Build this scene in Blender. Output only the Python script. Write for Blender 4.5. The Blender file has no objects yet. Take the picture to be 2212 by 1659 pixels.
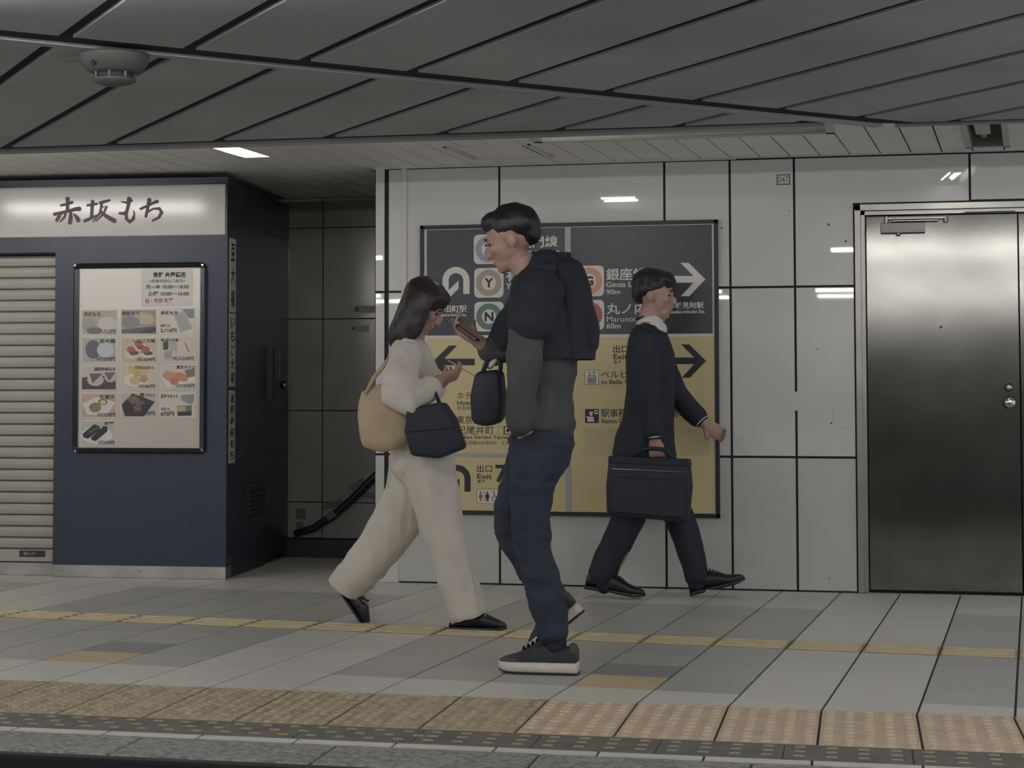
import bpy, bmesh, math, random
from mathutils import Vector, noise
random.seed(7)
SC = bpy.context.scene
COL = SC.collection
# ------------------------------------------------------------------ camera, world, exposure
IMG_W, IMG_H = 2212.0, 1659.0
F_PX, PCX, PCY = 4051.94, 922.2, 659.44          # focal length and principal point (pixels)
YAW, PITCH, CAM_H = -0.225669, 0.048889, 1.018
cam_d = bpy.data.cameras.new('camera')
cam = bpy.data.objects.new('camera', cam_d); COL.objects.link(cam)
cam.location = (0, 0, CAM_H)
cam.rotation_euler = (math.pi/2 + PITCH, 0, -YAW)
cam_d.sensor_fit = 'HORIZONTAL'; cam_d.sensor_width = 36.0
cam_d.lens = 36.0*F_PX/IMG_W
cam_d.shift_x = (IMG_W/2-PCX)/IMG_W
cam_d.shift_y = (PCY-IMG_H/2)/IMG_W
cam_d.clip_start = 0.05; cam_d.clip_end = 200
SC.camera = cam
world = bpy.data.worlds.new('world'); SC.world = world; world.use_nodes = True
world.node_tree.nodes['Background'].inputs[0].default_value = (0.80, 0.86, 1.0, 1)
world.node_tree.nodes['Background'].inputs[1].default_value = 0.55
SC.view_settings.view_transform = 'Standard'; SC.view_settings.look = 'None'
SC.view_settings.gamma = 1.0; SC.view_settings.use_curve_mapping = False
SC.view_settings.exposure = 0.52
SC.cycles.max_bounces = 6; SC.cycles.diffuse_bounces = 4; SC.cycles.glossy_bounces = 3
SC.cycles.caustics_reflective = False; SC.cycles.caustics_refractive = False
SC.cycles.sample_clamp_indirect = 4.0
TUBE_W = 37.0      # radiance of the fluorescent tubes

_cy, _sy, _cp, _sp = math.cos(YAW), math.sin(YAW), math.cos(PITCH), math.sin(PITCH)
FW = Vector((_sy*_cp, _cy*_cp, _sp)); RT = Vector((_cy, -_sy, 0)); UP = RT.cross(FW)
def ray(x, y): return FW + RT*((x-PCX)/F_PX) - UP*((y-PCY)/F_PX)
def hit(x, y, n, p):                       # survey helper: sight line onto a real plane of the place
    d = ray(x, y); o = Vector((0, 0, CAM_H))
    return o + d*(n.dot(p-o)/n.dot(d))
def at_z(x, y, z): return hit(x, y, Vector((0, 0, 1)), Vector((0, 0, z)))
def at_Y(x, y, Y): return hit(x, y, Vector((0, 1, 0)), Vector((0, Y, 0)))

# ------------------------------------------------------------------ materials
def lin(c):
    return tuple((v/255/12.92 if v/255 <= 0.04045 else ((v/255+0.055)/1.055)**2.4) for v in c)
MATS = {}
def mat(name, c, rough=0.5, metal=0.0, var=0.0, vscale=8.0, bump=0.0, bscale=40.0, spec=0.5, emit=0.0, coat=0.0,
        stretch=None, c2=None, lo=0.35, hi=0.65, aniso=0.0, alpha=1.0, bstretch=None):
    if name in MATS: return MATS[name]
    m = bpy.data.materials.new(name); m.use_nodes = True
    nt = m.node_tree; b = nt.nodes['Principled BSDF']
    col = lin(c)
    b.inputs['Base Color'].default_value = (*col, 1)
    b.inputs['Roughness'].default_value = rough; b.inputs['Metallic'].default_value = metal
    b.inputs['Specular IOR Level'].default_value = spec
    if coat: b.inputs['Coat Weight'].default_value = coat; b.inputs['Coat Roughness'].default_value = 0.02
    if aniso: b.inputs['Anisotropic'].default_value = aniso
    if alpha < 1: b.inputs['Alpha'].default_value = alpha
    if emit:
        b.inputs['Emission Color'].default_value = (*col, 1); b.inputs['Emission Strength'].default_value = emit
    if var or bump or c2:
        tc = nt.nodes.new('ShaderNodeTexCoord')
    if var or c2:
        mp = nt.nodes.new('ShaderNodeMapping'); nt.links.new(tc.outputs['Object'], mp.inputs[0])
        if stretch: mp.inputs['Scale'].default_value = stretch
        nz = nt.nodes.new('ShaderNodeTexNoise'); nz.inputs['Scale'].default_value = vscale; nz.inputs['Detail'].default_value = 5
        nt.links.new(mp.outputs[0], nz.inputs['Vector'])
        rp = nt.nodes.new('ShaderNodeValToRGB'); rp.color_ramp.elements[0].position = lo; rp.color_ramp.elements[1].position = hi
        if c2: e0, e1 = lin(c2), col
        else: e0, e1 = tuple(v*(1-var) for v in col), tuple(min(1, v*(1+var)) for v in col)
        rp.color_ramp.elements[0].color = (*e0, 1); rp.color_ramp.elements[1].color = (*e1, 1)
        nt.links.new(nz.outputs[0], rp.inputs[0]); nt.links.new(rp.outputs[0], b.inputs['Base Color'])
    if bump:
        mp = nt.nodes.new('ShaderNodeMapping'); nt.links.new(tc.outputs['Object'], mp.inputs[0])
        if bstretch: mp.inputs['Scale'].default_value = bstretch
        nz = nt.nodes.new('ShaderNodeTexNoise'); nz.inputs['Scale'].default_value = bscale; nz.inputs['Detail'].default_value = 3
        nt.links.new(mp.outputs[0], nz.inputs['Vector'])
        bp = nt.nodes.new('ShaderNodeBump'); bp.inputs['Strength'].default_value = bump; bp.inputs['Distance'].default_value = 0.02
        nt.links.new(nz.outputs[0], bp.inputs['Height']); nt.links.new(bp.outputs[0], b.inputs['Normal'])
    MATS[name] = m
    return m

M_wall = mat('white_enamel', (206, 204, 198), 0.55, var=0.04, vscale=1.3, spec=0.2, coat=1.0)
M_wall_low = mat('grey_white_enamel', (190, 191, 184), 0.55, var=0.04, vscale=1.3, spec=0.2, coat=1.0)
M_joint = mat('dark_joint', (30, 34, 42), 0.8)
M_wallback = mat('wall_substrate', (40, 42, 46), 0.9)
M_black = mat('black_paint', (26, 29, 38), 0.45)
M_blackgloss = mat('black_gloss', (22, 25, 34), 0.2)
M_grey = mat('grey_paint', (120, 120, 116), 0.5)
M_ceil_low = mat('ceiling_grey', (172, 172, 172), 0.8, var=0.13, vscale=0.9)
M_ceil_up = mat('ceiling_white', (238, 236, 228), 0.5, var=0.04, vscale=2)
M_trim = mat('trim_grey', (200, 198, 190), 0.55)
M_cavity = mat('dark_cavity', (26, 28, 34), 0.9)
M_steel = mat('brushed_steel', (102, 101, 98), 0.125, 1.0, var=0.16, vscale=2.2, stretch=(1, 1, 1.6), bump=0.035, bscale=2.6, bstretch=(1.0, 1, 0.35))
M_steelframe = mat('steel_frame', (140, 138, 132), 0.30, 1.0, var=0.08, vscale=6)
M_steelbase = mat('steel_base', (170, 166, 158), 0.36, 1.0, var=0.22, vscale=3)
M_chrome = mat('chrome', (205, 200, 190), 0.12, 1.0)
M_light = mat('tile_light', (212, 209, 202), 0.38, var=0.035, vscale=3)
M_mid = mat('tile_grey', (184, 182, 175), 0.38, var=0.045, vscale=3)
M_mid2 = mat('tile_grey_cool', (178, 178, 174), 0.38, var=0.045, vscale=3)
M_blue = mat('tile_blue_grey', (148, 148, 151), 0.4, var=0.05, vscale=3)
M_orange = mat('tile_ochre', (204, 182, 148), 0.42, var=0.05, vscale=5)
M_guide = mat('guide_ochre', (184, 170, 134), 0.55, c2=(146, 138, 114), vscale=9, lo=0.3, hi=0.6)
M_guidebar = mat('guide_bar_ochre', (204, 190, 154), 0.5, var=0.10, vscale=14)
M_tact_old = mat('tactile_worn', (184, 168, 139), 0.32, c2=(134, 124, 105), vscale=16, lo=0.25, hi=0.6)
M_tact_new = mat('tactile_new', (204, 183, 157), 0.5, c2=(172, 156, 136), vscale=9, lo=0.22, hi=0.5)
M_rubber = mat('edge_rubber', (104, 101, 94), 0.7, var=0.15, vscale=10)
M_dash = mat('edge_tab', (156, 148, 124), 0.6)
M_whiteline = mat('white_line', (204, 201, 194), 0.6, var=0.06, vscale=9)
M_granite = mat('granite', (156, 155, 150), 0.7, c2=(104, 104, 102), vscale=55, lo=0.35, hi=0.65)
M_concrete = mat('concrete', (86, 84, 80), 0.9, var=0.3, vscale=30)
M_grout = mat('grout', (60, 60, 60), 0.9)
M_navy = mat('navy_laminate', (43, 49, 67), 0.42, c2=(37, 43, 60), vscale=120, lo=0.4, hi=0.6)
M_navyside = mat('navy_side', (44, 52, 66), 0.35, var=0.08, vscale=2)
M_shutter = mat('shutter_slat', (170, 165, 154), 0.42, var=0.05, vscale=4)
M_signwhite = mat('sign_acrylic', (182, 179, 169), 0.14, var=0.03, vscale=2, bump=0.05, bscale=1.2)
M_brush = mat('brush_ink', (74, 48, 48), 0.5)
M_print = mat('print_black', (38, 40, 44), 0.5)
M_printred = mat('print_red', (150, 74, 76), 0.5)
M_paper = mat('paper', (206, 198, 186), 0.4, var=0.03, vscale=6)
M_board = mat('board_white', (196, 188, 176), 0.14, var=0.03, vscale=3, bump=0.06, bscale=3)
M_signdark = mat('sign_slate', (47, 50, 57), 0.35)
M_signyel = mat('sign_yellow', (206, 190, 140), 0.35, var=0.03, vscale=2)
M_signyel2 = mat('sign_yellow_patch', (192, 178, 138), 0.4)
M_signyel3 = mat('sign_yellow_pale', (212, 196, 146), 0.4)
M_signwh = mat('sign_white', (214, 210, 200), 0.4)
M_signgrey = mat('sign_grey', (164, 164, 166), 0.4)
M_alc = mat('alcove_panel', (148, 144, 138), 0.16, var=0.10, vscale=1.6, bump=0.012, bscale=3)
M_hose = mat('blue_hose', (34, 36, 70), 0.5)
M_tape = mat('green_tape', (86, 104, 88), 0.5)
M_ctape = mat('clear_tape', (198, 196, 189), 0.4, spec=0.3)
M_tube = mat('fluorescent_tube', (253, 251, 248), 0.4, emit=TUBE_W)
M_bulb = mat('downlight_bulb', (255, 250, 238), 0.4, emit=60.0)
M_fixture = mat('fixture_white', (206, 204, 196), 0.5)
M_skin = mat('skin', (172, 138, 124), 0.5, var=0.05, vscale=12)
M_hair = mat('hair_black', (30, 28, 32), 0.45, var=0.3, vscale=30, stretch=(1, 1, 0.15))
M_hairb = mat('hair_brown', (46, 38, 38), 0.42, var=0.3, vscale=30, stretch=(1, 1, 0.12))
M_suit = mat('suit_black', (34, 38, 50), 0.75, var=0.1, vscale=20)
M_jean = mat('dark_denim', (42, 48, 60), 0.85, var=0.15, vscale=14)
M_jacket = mat('black_jacket', (32, 36, 46), 0.8, var=0.12, vscale=12)
M_olive = mat('charcoal_shirt', (72, 73, 71), 0.85, var=0.15, vscale=10)
M_cream = mat('cream_cotton', (206, 198, 184), 0.85, var=0.04, vscale=8)
M_blouse = mat('white_blouse', (216, 208, 196), 0.85, var=0.04, vscale=8)
M_shirt = mat('white_shirt', (214, 210, 206), 0.8)
M_beige = mat('beige_canvas', (188, 168, 140), 0.85, var=0.08, vscale=10)
M_bag = mat('black_bag', (32, 36, 46), 0.6, var=0.1, vscale=12)
M_shoe = mat('black_leather', (28, 30, 36), 0.35)
M_sneaker = mat('charcoal_suede', (52, 54, 56), 0.9, var=0.12, vscale=20)
M_heeltab = mat('grey_suede', (78, 76, 74), 0.9)
M_sole = mat('sole_white', (206, 200, 186), 0.6, var=0.05, vscale=20)
M_outsole = mat('outsole_dark', (40, 44, 42), 0.8)
M_eye = mat('eye_dark', (30, 26, 26), 0.2)
M_lip = mat('lip', (160, 104, 96), 0.5)

# ------------------------------------------------------------------ mesh helpers
class MB:
    def __init__(s): s.v = []; s.f = []
    def add(s, vs, fs):
        n = len(s.v); s.v += [Vector(p) for p in vs]; s.f += [[i+n for i in f] for f in fs]; return s
    def merge(s, o): return s.add(o.v, o.f)
    def box(s, p0, p1, fr=None):
        (x0, y0, z0), (x1, y1, z1) = p0, p1
        x0, x1 = min(x0, x1), max(x0, x1); y0, y1 = min(y0, y1), max(y0, y1); z0, z1 = min(z0, z1), max(z0, z1)
        vs = [(x, y, z) for z in (z0, z1) for y in (y0, y1) for x in (x0, x1)]
        fs = [(0, 2, 3, 1), (4, 5, 7, 6), (0, 1, 5, 4), (2, 6, 7, 3), (0, 4, 6, 2), (1, 3, 7, 5)]
        if fr: vs = [fr.p(*v) for v in vs]
        return s.add(vs, fs)
    def bbox(s, p0, p1, b, fr=None):                    # box with chamfered front (w+) edges, local w = third axis
        (x0, y0, z0), (x1, y1, z1) = p0, p1
        x0, x1 = min(x0, x1), max(x0, x1); y0, y1 = min(y0, y1), max(y0, y1); z0, z1 = min(z0, z1), max(z0, z1)
        r0 = [(x0, y0, z0), (x1, y0, z0), (x1, y1, z0), (x0, y1, z0)]
        r1 = [(x0, y0, z1-b), (x1, y0, z1-b), (x1, y1, z1-b), (x0, y1, z1-b)]
        r2 = [(x0+b, y0+b, z1), (x1-b, y0+b, z1), (x1-b, y1-b, z1), (x0+b, y1-b, z1)]
        vs = r0+r1+r2; fs = [(3, 2, 1, 0), (8, 9, 10, 11)]
        for k in (0, 4):
            for i in range(4): j = (i+1) % 4; fs.append((k+i, k+j, k+4+j, k+4+i))
        if fr: vs = [fr.p(*v) for v in vs]
        return s.add(vs, fs)
    def prism(s, poly, w0, w1, fr=None):                # polygon (u,v) extruded along third axis
        n = len(poly)
        vs = [(u, v, w0) for u, v in poly]+[(u, v, w1) for u, v in poly]
        fs = [list(range(n))[::-1], list(range(n, 2*n))]+[(i, (i+1) % n, n+(i+1) % n, n+i) for i in range(n)]
        if fr: vs = [fr.p(*v) for v in vs]
        return s.add(vs, fs)
    def flat(s, poly, w, fr):
        return s.add([fr.p(u, v, w) for u, v in poly], [list(range(len(poly)))])
    def tube(s, pts, r, n=10, caps=True, r2=None):
        pts = [Vector(p) for p in pts]; rings = []
        for i, p in enumerate(pts):
            t = (pts[min(i+1, len(pts)-1)]-pts[max(i-1, 0)]).normalized()
            a = Vector((0, 0, 1)) if abs(t.z) < 0.9 else Vector((1, 0, 0))
            u = t.cross(a).normalized(); w = t.cross(u)
            rr = r[i] if isinstance(r, (list, tuple)) else r
            rings.append([p+u*(rr*math.cos(2*math.pi*k/n))+w*((r2 or rr)*math.sin(2*math.pi*k/n)) for k in range(n)])
        b = len(s.v); s.v += [v for rg in rings for v in rg]
        for i in range(len(rings)-1):
            for k in range(n): s.f.append([b+i*n+k, b+i*n+(k+1) % n, b+(i+1)*n+(k+1) % n, b+(i+1)*n+k])
        if caps: s.f.append([b+k for k in range(n)][::-1]); s.f.append([b+(len(rings)-1)*n+k for k in range(n)])
        return s
    def lathe(s, prof, o, ax, n=20):                    # prof [(r,h)] around axis ax at o
        ax = Vector(ax).normalized(); a = Vector((0, 0, 1)) if abs(ax.z) < 0.9 else Vector((1, 0, 0))
        u = ax.cross(a).normalized(); w = ax.cross(u); o = Vector(o); b = len(s.v)
        for r, h in prof:
            for k in range(n): s.v.append(o+ax*h+u*(r*math.cos(2*math.pi*k/n))+w*(r*math.sin(2*math.pi*k/n)))
        for i in range(len(prof)-1):
            for k in range(n): s.f.append([b+i*n+k, b+i*n+(k+1) % n, b+(i+1)*n+(k+1) % n, b+(i+1)*n+k])
        s.f.append([b+k for k in range(n)][::-1]); s.f.append([b+(len(prof)-1)*n+k for k in range(n)])
        return s
class Frame:
    def __init__(s, o, u, v, w): s.o, s.u, s.v, s.w = Vector(o), Vector(u), Vector(v), Vector(w)
    def p(s, a, b, c=0): return s.o+s.u*a+s.v*b+s.w*c
    def px(s, x, y, c=0):                               # where the sight line meets this face, in face coordinates
        q = hit(x, y, s.w, s.o+s.w*c)-s.o
        return q.dot(s.u), q.dot(s.v)
    def rect(s, x0, y0, x1, y1, c=0):
        a, b = s.px(x0, (y0+y1)/2, c)[0], s.px(x1, (y0+y1)/2, c)[0]
        xm = (x0+x1)/2
        return a, s.px(xm, y1, c)[1], b, s.px(xm, y0, c)[1]

def wloc(o):
    l = Vector((0, 0, 0))
    while o: l += o.location; o = o.parent
    return l
def tag(o, label=None, cat=None, group=None, kind=None):
    if label: o['label'] = label
    if cat: o['category'] = cat
    if group: o['group'] = group
    if kind: o['kind'] = kind
    return o
def empty(name, loc, label=None, cat=None, group=None, kind=None):
    o = bpy.data.objects.new(name, None); COL.objects.link(o); o.location = loc; o.empty_display_size = 0.1
    return tag(o, label, cat, group, kind)
def obj(name, mb, m, parent=None, smooth=False, bevel=0.0, bseg=2, recalc=True):
    if parent: base = wloc(parent)
    else:
        xs = [v.x for v in mb.v]; ys = [v.y for v in mb.v]; zs = [v.z for v in mb.v]
        base = Vector(((min(xs)+max(xs))/2, (min(ys)+max(ys))/2, min(zs)))
    me = bpy.data.meshes.new(name)
    me.from_pydata([v-base for v in mb.v], [], mb.f)
    if recalc or bevel:
        bm = bmesh.new(); bm.from_mesh(me)
        if bevel: bmesh.ops.bevel(bm, geom=[e for e in bm.edges if len(e.link_faces) == 2 and e.calc_face_angle(0) > 0.5], offset=bevel, segments=bseg, affect='EDGES', profile=0.5)
        bmesh.ops.recalc_face_normals(bm, faces=bm.faces); bm.to_mesh(me); bm.free()
    me.materials.append(m)
    if smooth:
        for p in me.polygons: p.use_smooth = True
    o = bpy.data.objects.new(name, me); COL.objects.link(o)
    if parent: o.parent = parent
    else: o.location = base
    return o
def share(name, me, loc, parent):
    o = bpy.data.objects.new(name, me); COL.objects.link(o); o.parent = parent; o.location = Vector(loc)-wloc(parent); return o
def clip(poly, n, c):                                   # keep n.p >= c (2-D convex polygon)
    out = []
    for i in range(len(poly)):
        a, b = poly[i], poly[(i+1) % len(poly)]
        da, db = n[0]*a[0]+n[1]*a[1]-c, n[0]*b[0]+n[1]*b[1]-c
        if da >= 0: out.append(a)
        if (da >= 0) != (db >= 0):
            t = da/(da-db); out.append((a[0]+t*(b[0]-a[0]), a[1]+t*(b[1]-a[1])))
    return out
def area(p): return abs(sum(p[i][0]*p[(i+1) % len(p)][1]-p[(i+1) % len(p)][0]*p[i][1] for i in range(len(p))))/2 if len(p) > 2 else 0
XY = Frame((0, 0, 0), (1, 0, 0), (0, 1, 0), (0, 0, 1))

def ell(cx, cy, rx, ry, n=14, rot=0.0):
    return [(cx+rx*math.cos(t)*math.cos(rot)-ry*math.sin(t)*math.sin(rot), cy+rx*math.cos(t)*math.sin(rot)+ry*math.sin(t)*math.cos(rot)) for t in [2*math.pi*k/n for k in range(n)]]

# lettering: default font outlines fitted to a rectangle of a face
_tc = {}
def glyphs(s, bold=0.0, shear=0.0, vertical=False):
    key = (s, bold, shear)
    if key not in _tc:
        c = bpy.data.curves.new('lettering', 'FONT'); c.body = s; c.offset = bold; c.shear = shear; c.resolution_u = 3
        o = bpy.data.objects.new('lettering', c); COL.objects.link(o)
        dg = bpy.context.evaluated_depsgraph_get(); ev = o.evaluated_get(dg); me = ev.to_mesh()
        _tc[key] = ([(v.co.x, v.co.y) for v in me.vertices], [list(p.vertices) for p in me.polygons])
        ev.to_mesh_clear(); bpy.data.objects.remove(o); bpy.data.curves.remove(c)
    return _tc[key]
def letters(fr, s, box, m, parent, w, bold=0.012, shear=0.0, name='lettering'):
    if 'M' in s: bold = 0.0            # the wide joins of this glyph do not take an outline offset
    vs, fs = glyphs(s, bold, shear)
    x0, x1 = min(v[0] for v in vs), max(v[0] for v in vs); y0, y1 = min(v[1] for v in vs), max(v[1] for v in vs)
    a, b, c, d = box
    mb = MB().add([fr.p(a+(v[0]-x0)/(x1-x0)*(c-a), b+(v[1]-y0)/(y1-y0)*(d-b), w) for v in vs], fs)
    return obj(name, mb, m, parent, recalc=False)
def letters_px(fr, s, x0, y0, x1, y1, m, parent, w, bold=0.012, **k):
    return letters(fr, s, fr.rect(x0, y0, x1, y1), m, parent, w, bold, **k)
def shape_px(fr, pts, m, parent, w, name='symbol', c=0):
    mb = MB(); mb.flat([fr.px(x, y, c) for x, y in pts], w, fr)
    return obj(name, mb, m, parent, recalc=False)

# ------------------------------------------------------------------ setting: floor
WY = 10.07             # face of the tiled wall
AY = 11.54             # face of the alcove wall
CZ = 2.293             # white ceiling
LZ = 2.20              # lowered grey ceiling
GA = math.atan(0.087); EX = (math.cos(GA), -math.sin(GA)); EY = (math.sin(GA), math.cos(GA)); G0 = (0.4923, 6.4873); T = 0.3
TY1, TY0 = 6.300, 5.660      # tactile strip
XL, XR = -9.0, 3.5
def grid(i, j): return (G0[0]+EX[0]*i*T+EY[0]*j*T, G0[1]+EX[1]*i*T+EY[1]*j*T)
floor = obj('floor', MB().box((XL, 5.03, -0.30), (XR, AY+0.1, -0.0045)), M_grout); tag(floor, kind='structure')
def tile_mat(i, j):
    if j == 4: return M_guide
    k = i % 7                                   # column i spans lines i..i+1
    grey = k in (6, 2, 3, 4, 5)
    # light columns are [-3,-1] and [-10,-8]: i = -3, -2 -> k = 4, 5
    grey = k not in (4, 5)
    if j < 0 or j >= 9: return M_light
    if (i % 7) == 2 and j == 0: return M_orange
    if (i % 7) == 2 and j == 1: return M_blue
    if not grey: return M_light
    return M_mid if (i*3+j*5) % 4 else M_mid2
tiles = []
gx, gy = 0.0042, 0.0014
for i in range(-26, 9):
    for j in range(-3, 19):
        q = [(i, j), (i+1, j), (i+1, j+1), (i, j+1)]
        sg = [(gx, gy), (-gx, gy), (-gx, -gy), (gx, -gy)]
        poly = []
        for (a, b), (sx, sy) in zip(q, sg):
            p = grid(a, b); poly.append((p[0]+EX[0]*sx+EY[0]*sy, p[1]+EX[1]*sx+EY[1]*sy))
        full = area(poly)
        poly = clip(poly, (0, 1), TY1+0.002)
        poly = clip(poly, (1, 0), XL) if poly else poly
        poly = clip(poly, (-1, 0), -XR) if poly else poly
        cxm = sum(p[0] for p in poly)/len(poly) if poly else 0
        if poly: poly = clip(poly, (0, -1), -(WY-0.002 if cxm > -2.6 else AY-0.002))
        if len(poly) < 3 or area(poly) < 2e-4: continue
        cym = sum(p[1] for p in poly)/len(poly); cxm = sum(p[0] for p in poly)/len(poly)
        # under the kiosk nothing shows
        if cxm < -3.75 and cym > 10.25: continue
        d = math.hypot(cxm, cym)
        # in view? (a tile's centre against the frame's sides)
        v = Vector((cxm, cym, -CAM_H)); pxx = PCX+F_PX*v.dot(RT)/v.dot(FW)
        tiles.append((not (-140 < pxx < 2352), d, i, j, poly, abs(area(poly)-full) < 1e-6))
tiles.sort(key=lambda t: (t[0], t[1]))
full_mesh = {}; rest = {}
bars = MB()
for b in range(4):
    y0 = 0.036+b*0.066
    bars.bbox((0.012, y0, 0), (0.288, y0+0.030, 0.005), 0.004)
for n, (off, d, i, j, poly, full) in enumerate(tiles):
    m = tile_mat(i, j)
    if not off and n < 299:
        if full:
            if m.name not in full_mesh:
                g = grid(i, j); mb = MB().prism([(p[0]-g[0], p[1]-g[1]) for p in poly], -0.0045, 0.0)
                me = bpy.data.meshes.new('floor_tile'); me.from_pydata(mb.v, [], mb.f); me.materials.append(m); full_mesh[m.name] = me
            g = grid(i, j); t = share('floor_tile', full_mesh[m.name], (g[0], g[1], 0), floor)
        else:
            t = obj('floor_tile', MB().prism(poly, -0.0045, 0.0), m, floor)
        if j == 4:
            t.name = 'guide_tile'; g = grid(i, j)
            mb = MB().add([(g[0]+EX[0]*v.x+EY[0]*v.y, g[1]+EX[1]*v.x+EY[1]*v.y, v.z-0.0002) for v in bars.v], bars.f)
            obj('guide_bars', mb, M_guidebar, t)
    else:
        rest.setdefault(m.name, MB()).prism(poly, -0.0045, 0.0)
for k, mb in rest.items(): tag(obj('floor_tiles', mb, MATS[k], floor), kind='stuff')
# tactile strip along the platform edge
ph = at_z(1980, 1542, 0).x
def dome(mb, x, y, rx, ry, h, z=0.0, n=8):
    b = len(mb.v)
    for rr, hh in ((1.0, 0.0), (0.8, 0.75), (0.45, 1.0)):
        for k in range(n): mb.v.append(Vector((x+rx*rr*math.cos(2*math.pi*k/n), y+ry*rr*math.sin(2*math.pi*k/n), z+h*hh)))
    for i in range(2):
        for k in range(n): mb.f.append([b+i*n+k, b+i*n+(k+1) % n, b+(i+1)*n+(k+1) % n, b+(i+1)*n+k])
    mb.f.append([b+2*n+k for k in range(n)])
def tactile(newer):
    mb = MB().box((0.004, 0.002, -0.0045), (0.296, 0.316, 0.0)); bp = MB()
    if newer:
        for a in range(5):
            for b in range(5): dome(bp, 0.030+a*0.060, 0.034+b*0.0625, 0.0185, 0.0185, 0.0075)
    else:
        for a in range(7):
            for b in range(7): dome(bp, 0.022+a*0.0428+(0.0 if b % 2 else 0.004), 0.024+b*0.0448, 0.0155, 0.0135, 0.0055)
    return mb, bp
tm = {}
for nw in (0, 1):
    mb, bp = tactile(nw); m = M_tact_new if nw else M_tact_old
    for key, q in (('b', mb), ('d', bp)):
        me = bpy.data.meshes.new('tactile_tile' if key == 'b' else 'raised_dots'); me.from_pydata(q.v, [], q.f); me.materials.append(m)
        if key == 'd':
            for p in me.polygons: p.use_smooth = True
        tm[nw, key] = me
xb = at_z(1150, 1540, 0).x
n0 = int((XL-ph)/0.3)+1; n1 = int((XR-ph)/0.3)-1
for n in range(n0, n1+1):
    x = ph+n*0.3
    if x < -4.6 or x > 1.6: continue
    for r in range(2):
        nw = 1 if x+0.15 > xb else 0
        t = share('tactile_tile', tm[nw, 'b'], (x, TY0+r*0.319+0.001, 0), floor)
        share('raised_dots', tm[nw, 'd'], (x, TY0+r*0.319+0.001, 0), t)
# dark anti-slip strip, white line, granite coping
x = -4.9; k = 0
while x < 2.0:
    s = obj('edge_strip', MB().bbox((x+0.001, 5.428, -0.0045), (x+0.359, 5.655, 0.0015), 0.002, XY), M_rubber, floor)
    mb = MB()
    for a in range(4):
        for b in range(3):
            mb.bbox((x+0.03+a*0.09+(0.045 if b == 1 and x < -1.5 else 0.0), 5.465+b*0.068, 0.001), (x+0.062+a*0.09+(0.045 if b == 1 and x < -1.5 else 0), 5.480+b*0.068, 0.0045), 0.002, XY)
    obj('grip_tabs', mb, M_dash, s)
    x += 0.36
x = at_z(231, 1582, 0).x-0.3*12
while x < 2.0:
    obj('line_tile', MB().box((x+0.004, 5.357, -0.0045), (x+0.296, 5.420, 0.0)), M_whiteline, floor); x += 0.3
x = -5.1
while x < 2.0:
    obj('coping_stone', MB().bbox((x+0.002, 5.068, -0.16), (x+0.598, 5.352, 0.0), 0.006, XY), M_granite, floor); x += 0.6
tag(obj('trim_1', MB().box((XL, 5.020, -0.052), (XR, 5.068, -0.014)).box((XL, 5.045, -0.014), (XR, 5.068, -0.004)), M_black), kind='structure')
tag(obj('platform_face', MB().box((XL, 5.03, -1.15), (XR, 5.30, -0.301)), M_concrete), kind='structure')
tag(obj('track_bed', MB().box((XL, -9.0, -1.30), (XR+2, 5.03, -1.15)), M_concrete), kind='structure')

# ------------------------------------------------------------------ setting: white panelled wall
W = Frame((0, WY, 0), (1, 0, 0), (0, 0, 1), (0, -1, 0))
wall = obj('wall_back', MB().box((-2.61, WY+0.016, 0), (-0.012, AY, CZ)).box((-0.012, WY+0.016, 2.03), (XR, AY, CZ)).box((1.62, WY+0.016, 0), (XR, AY, 2.03)).box((-0.012, WY+0.14, 0), (1.62, AY, 2.03)), M_wallback)
tag(wall, kind='structure')
def panel(u0, v0, u1, v1, m=M_wall, g=0.006, name='wall_panel', w0=-0.015, w1=0.0):
    return obj(name, MB().bbox((u0+g, v0+g, w0), (u1-g, v1-g, w1), 0.0015, W), m, wall)
cols = [-2.535, -1.905, -1.003, -0.655, -0.318, -0.010]
rows = [0.0, 0.702, 1.600, 2.285]
panel(-2.610, 0.302, -2.548, 0.702, M_wall_low); panel(-2.610, 0.702, -2.548, 1.600); panel(-2.610, 1.6, -2.548, CZ)
for a, b in zip(cols, cols[1:]):
    for c, d in zip(rows, rows[1:]):
        g = 0.004
        if a == -0.318 and c == 1.600: continue
        panel(a, c if c else 0.002, b, d, M_wall if c else M_wall_low)
obj('skirting_block', MB().bbox((-2.612, 0.0, -0.02), (-2.470, 0.300, 0.004), 0.003, W), M_wall, wall)
obj('joint_cover', MB().bbox((-2.455, 0.30, -0.01), (-2.424, 2.285, 0.008), 0.003, W), M_wall, wall)
obj('wall_panel', MB().prism([(-0.312, 1.606), (-0.016, 1.606), (-0.016, 2.036), (0.571, 2.036), (0.571, 2.279), (-0.312, 2.279)], -0.015, 0.0, W), M_wall, wall); panel(0.577, 2.034, 1.63, 2.285)
panel(1.63, 0.004, 2.3, 0.702); panel(1.63, 0.702, 2.3, 1.6); panel(1.63, 1.6, 2.3, 2.285)
obj('joint_filler', MB().box((-2.61, 0, -0.016), (-0.012, CZ, -0.009), W).box((-0.012, 2.03, -0.016), (2.3, CZ, -0.009), W), M_joint, wall)
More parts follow.
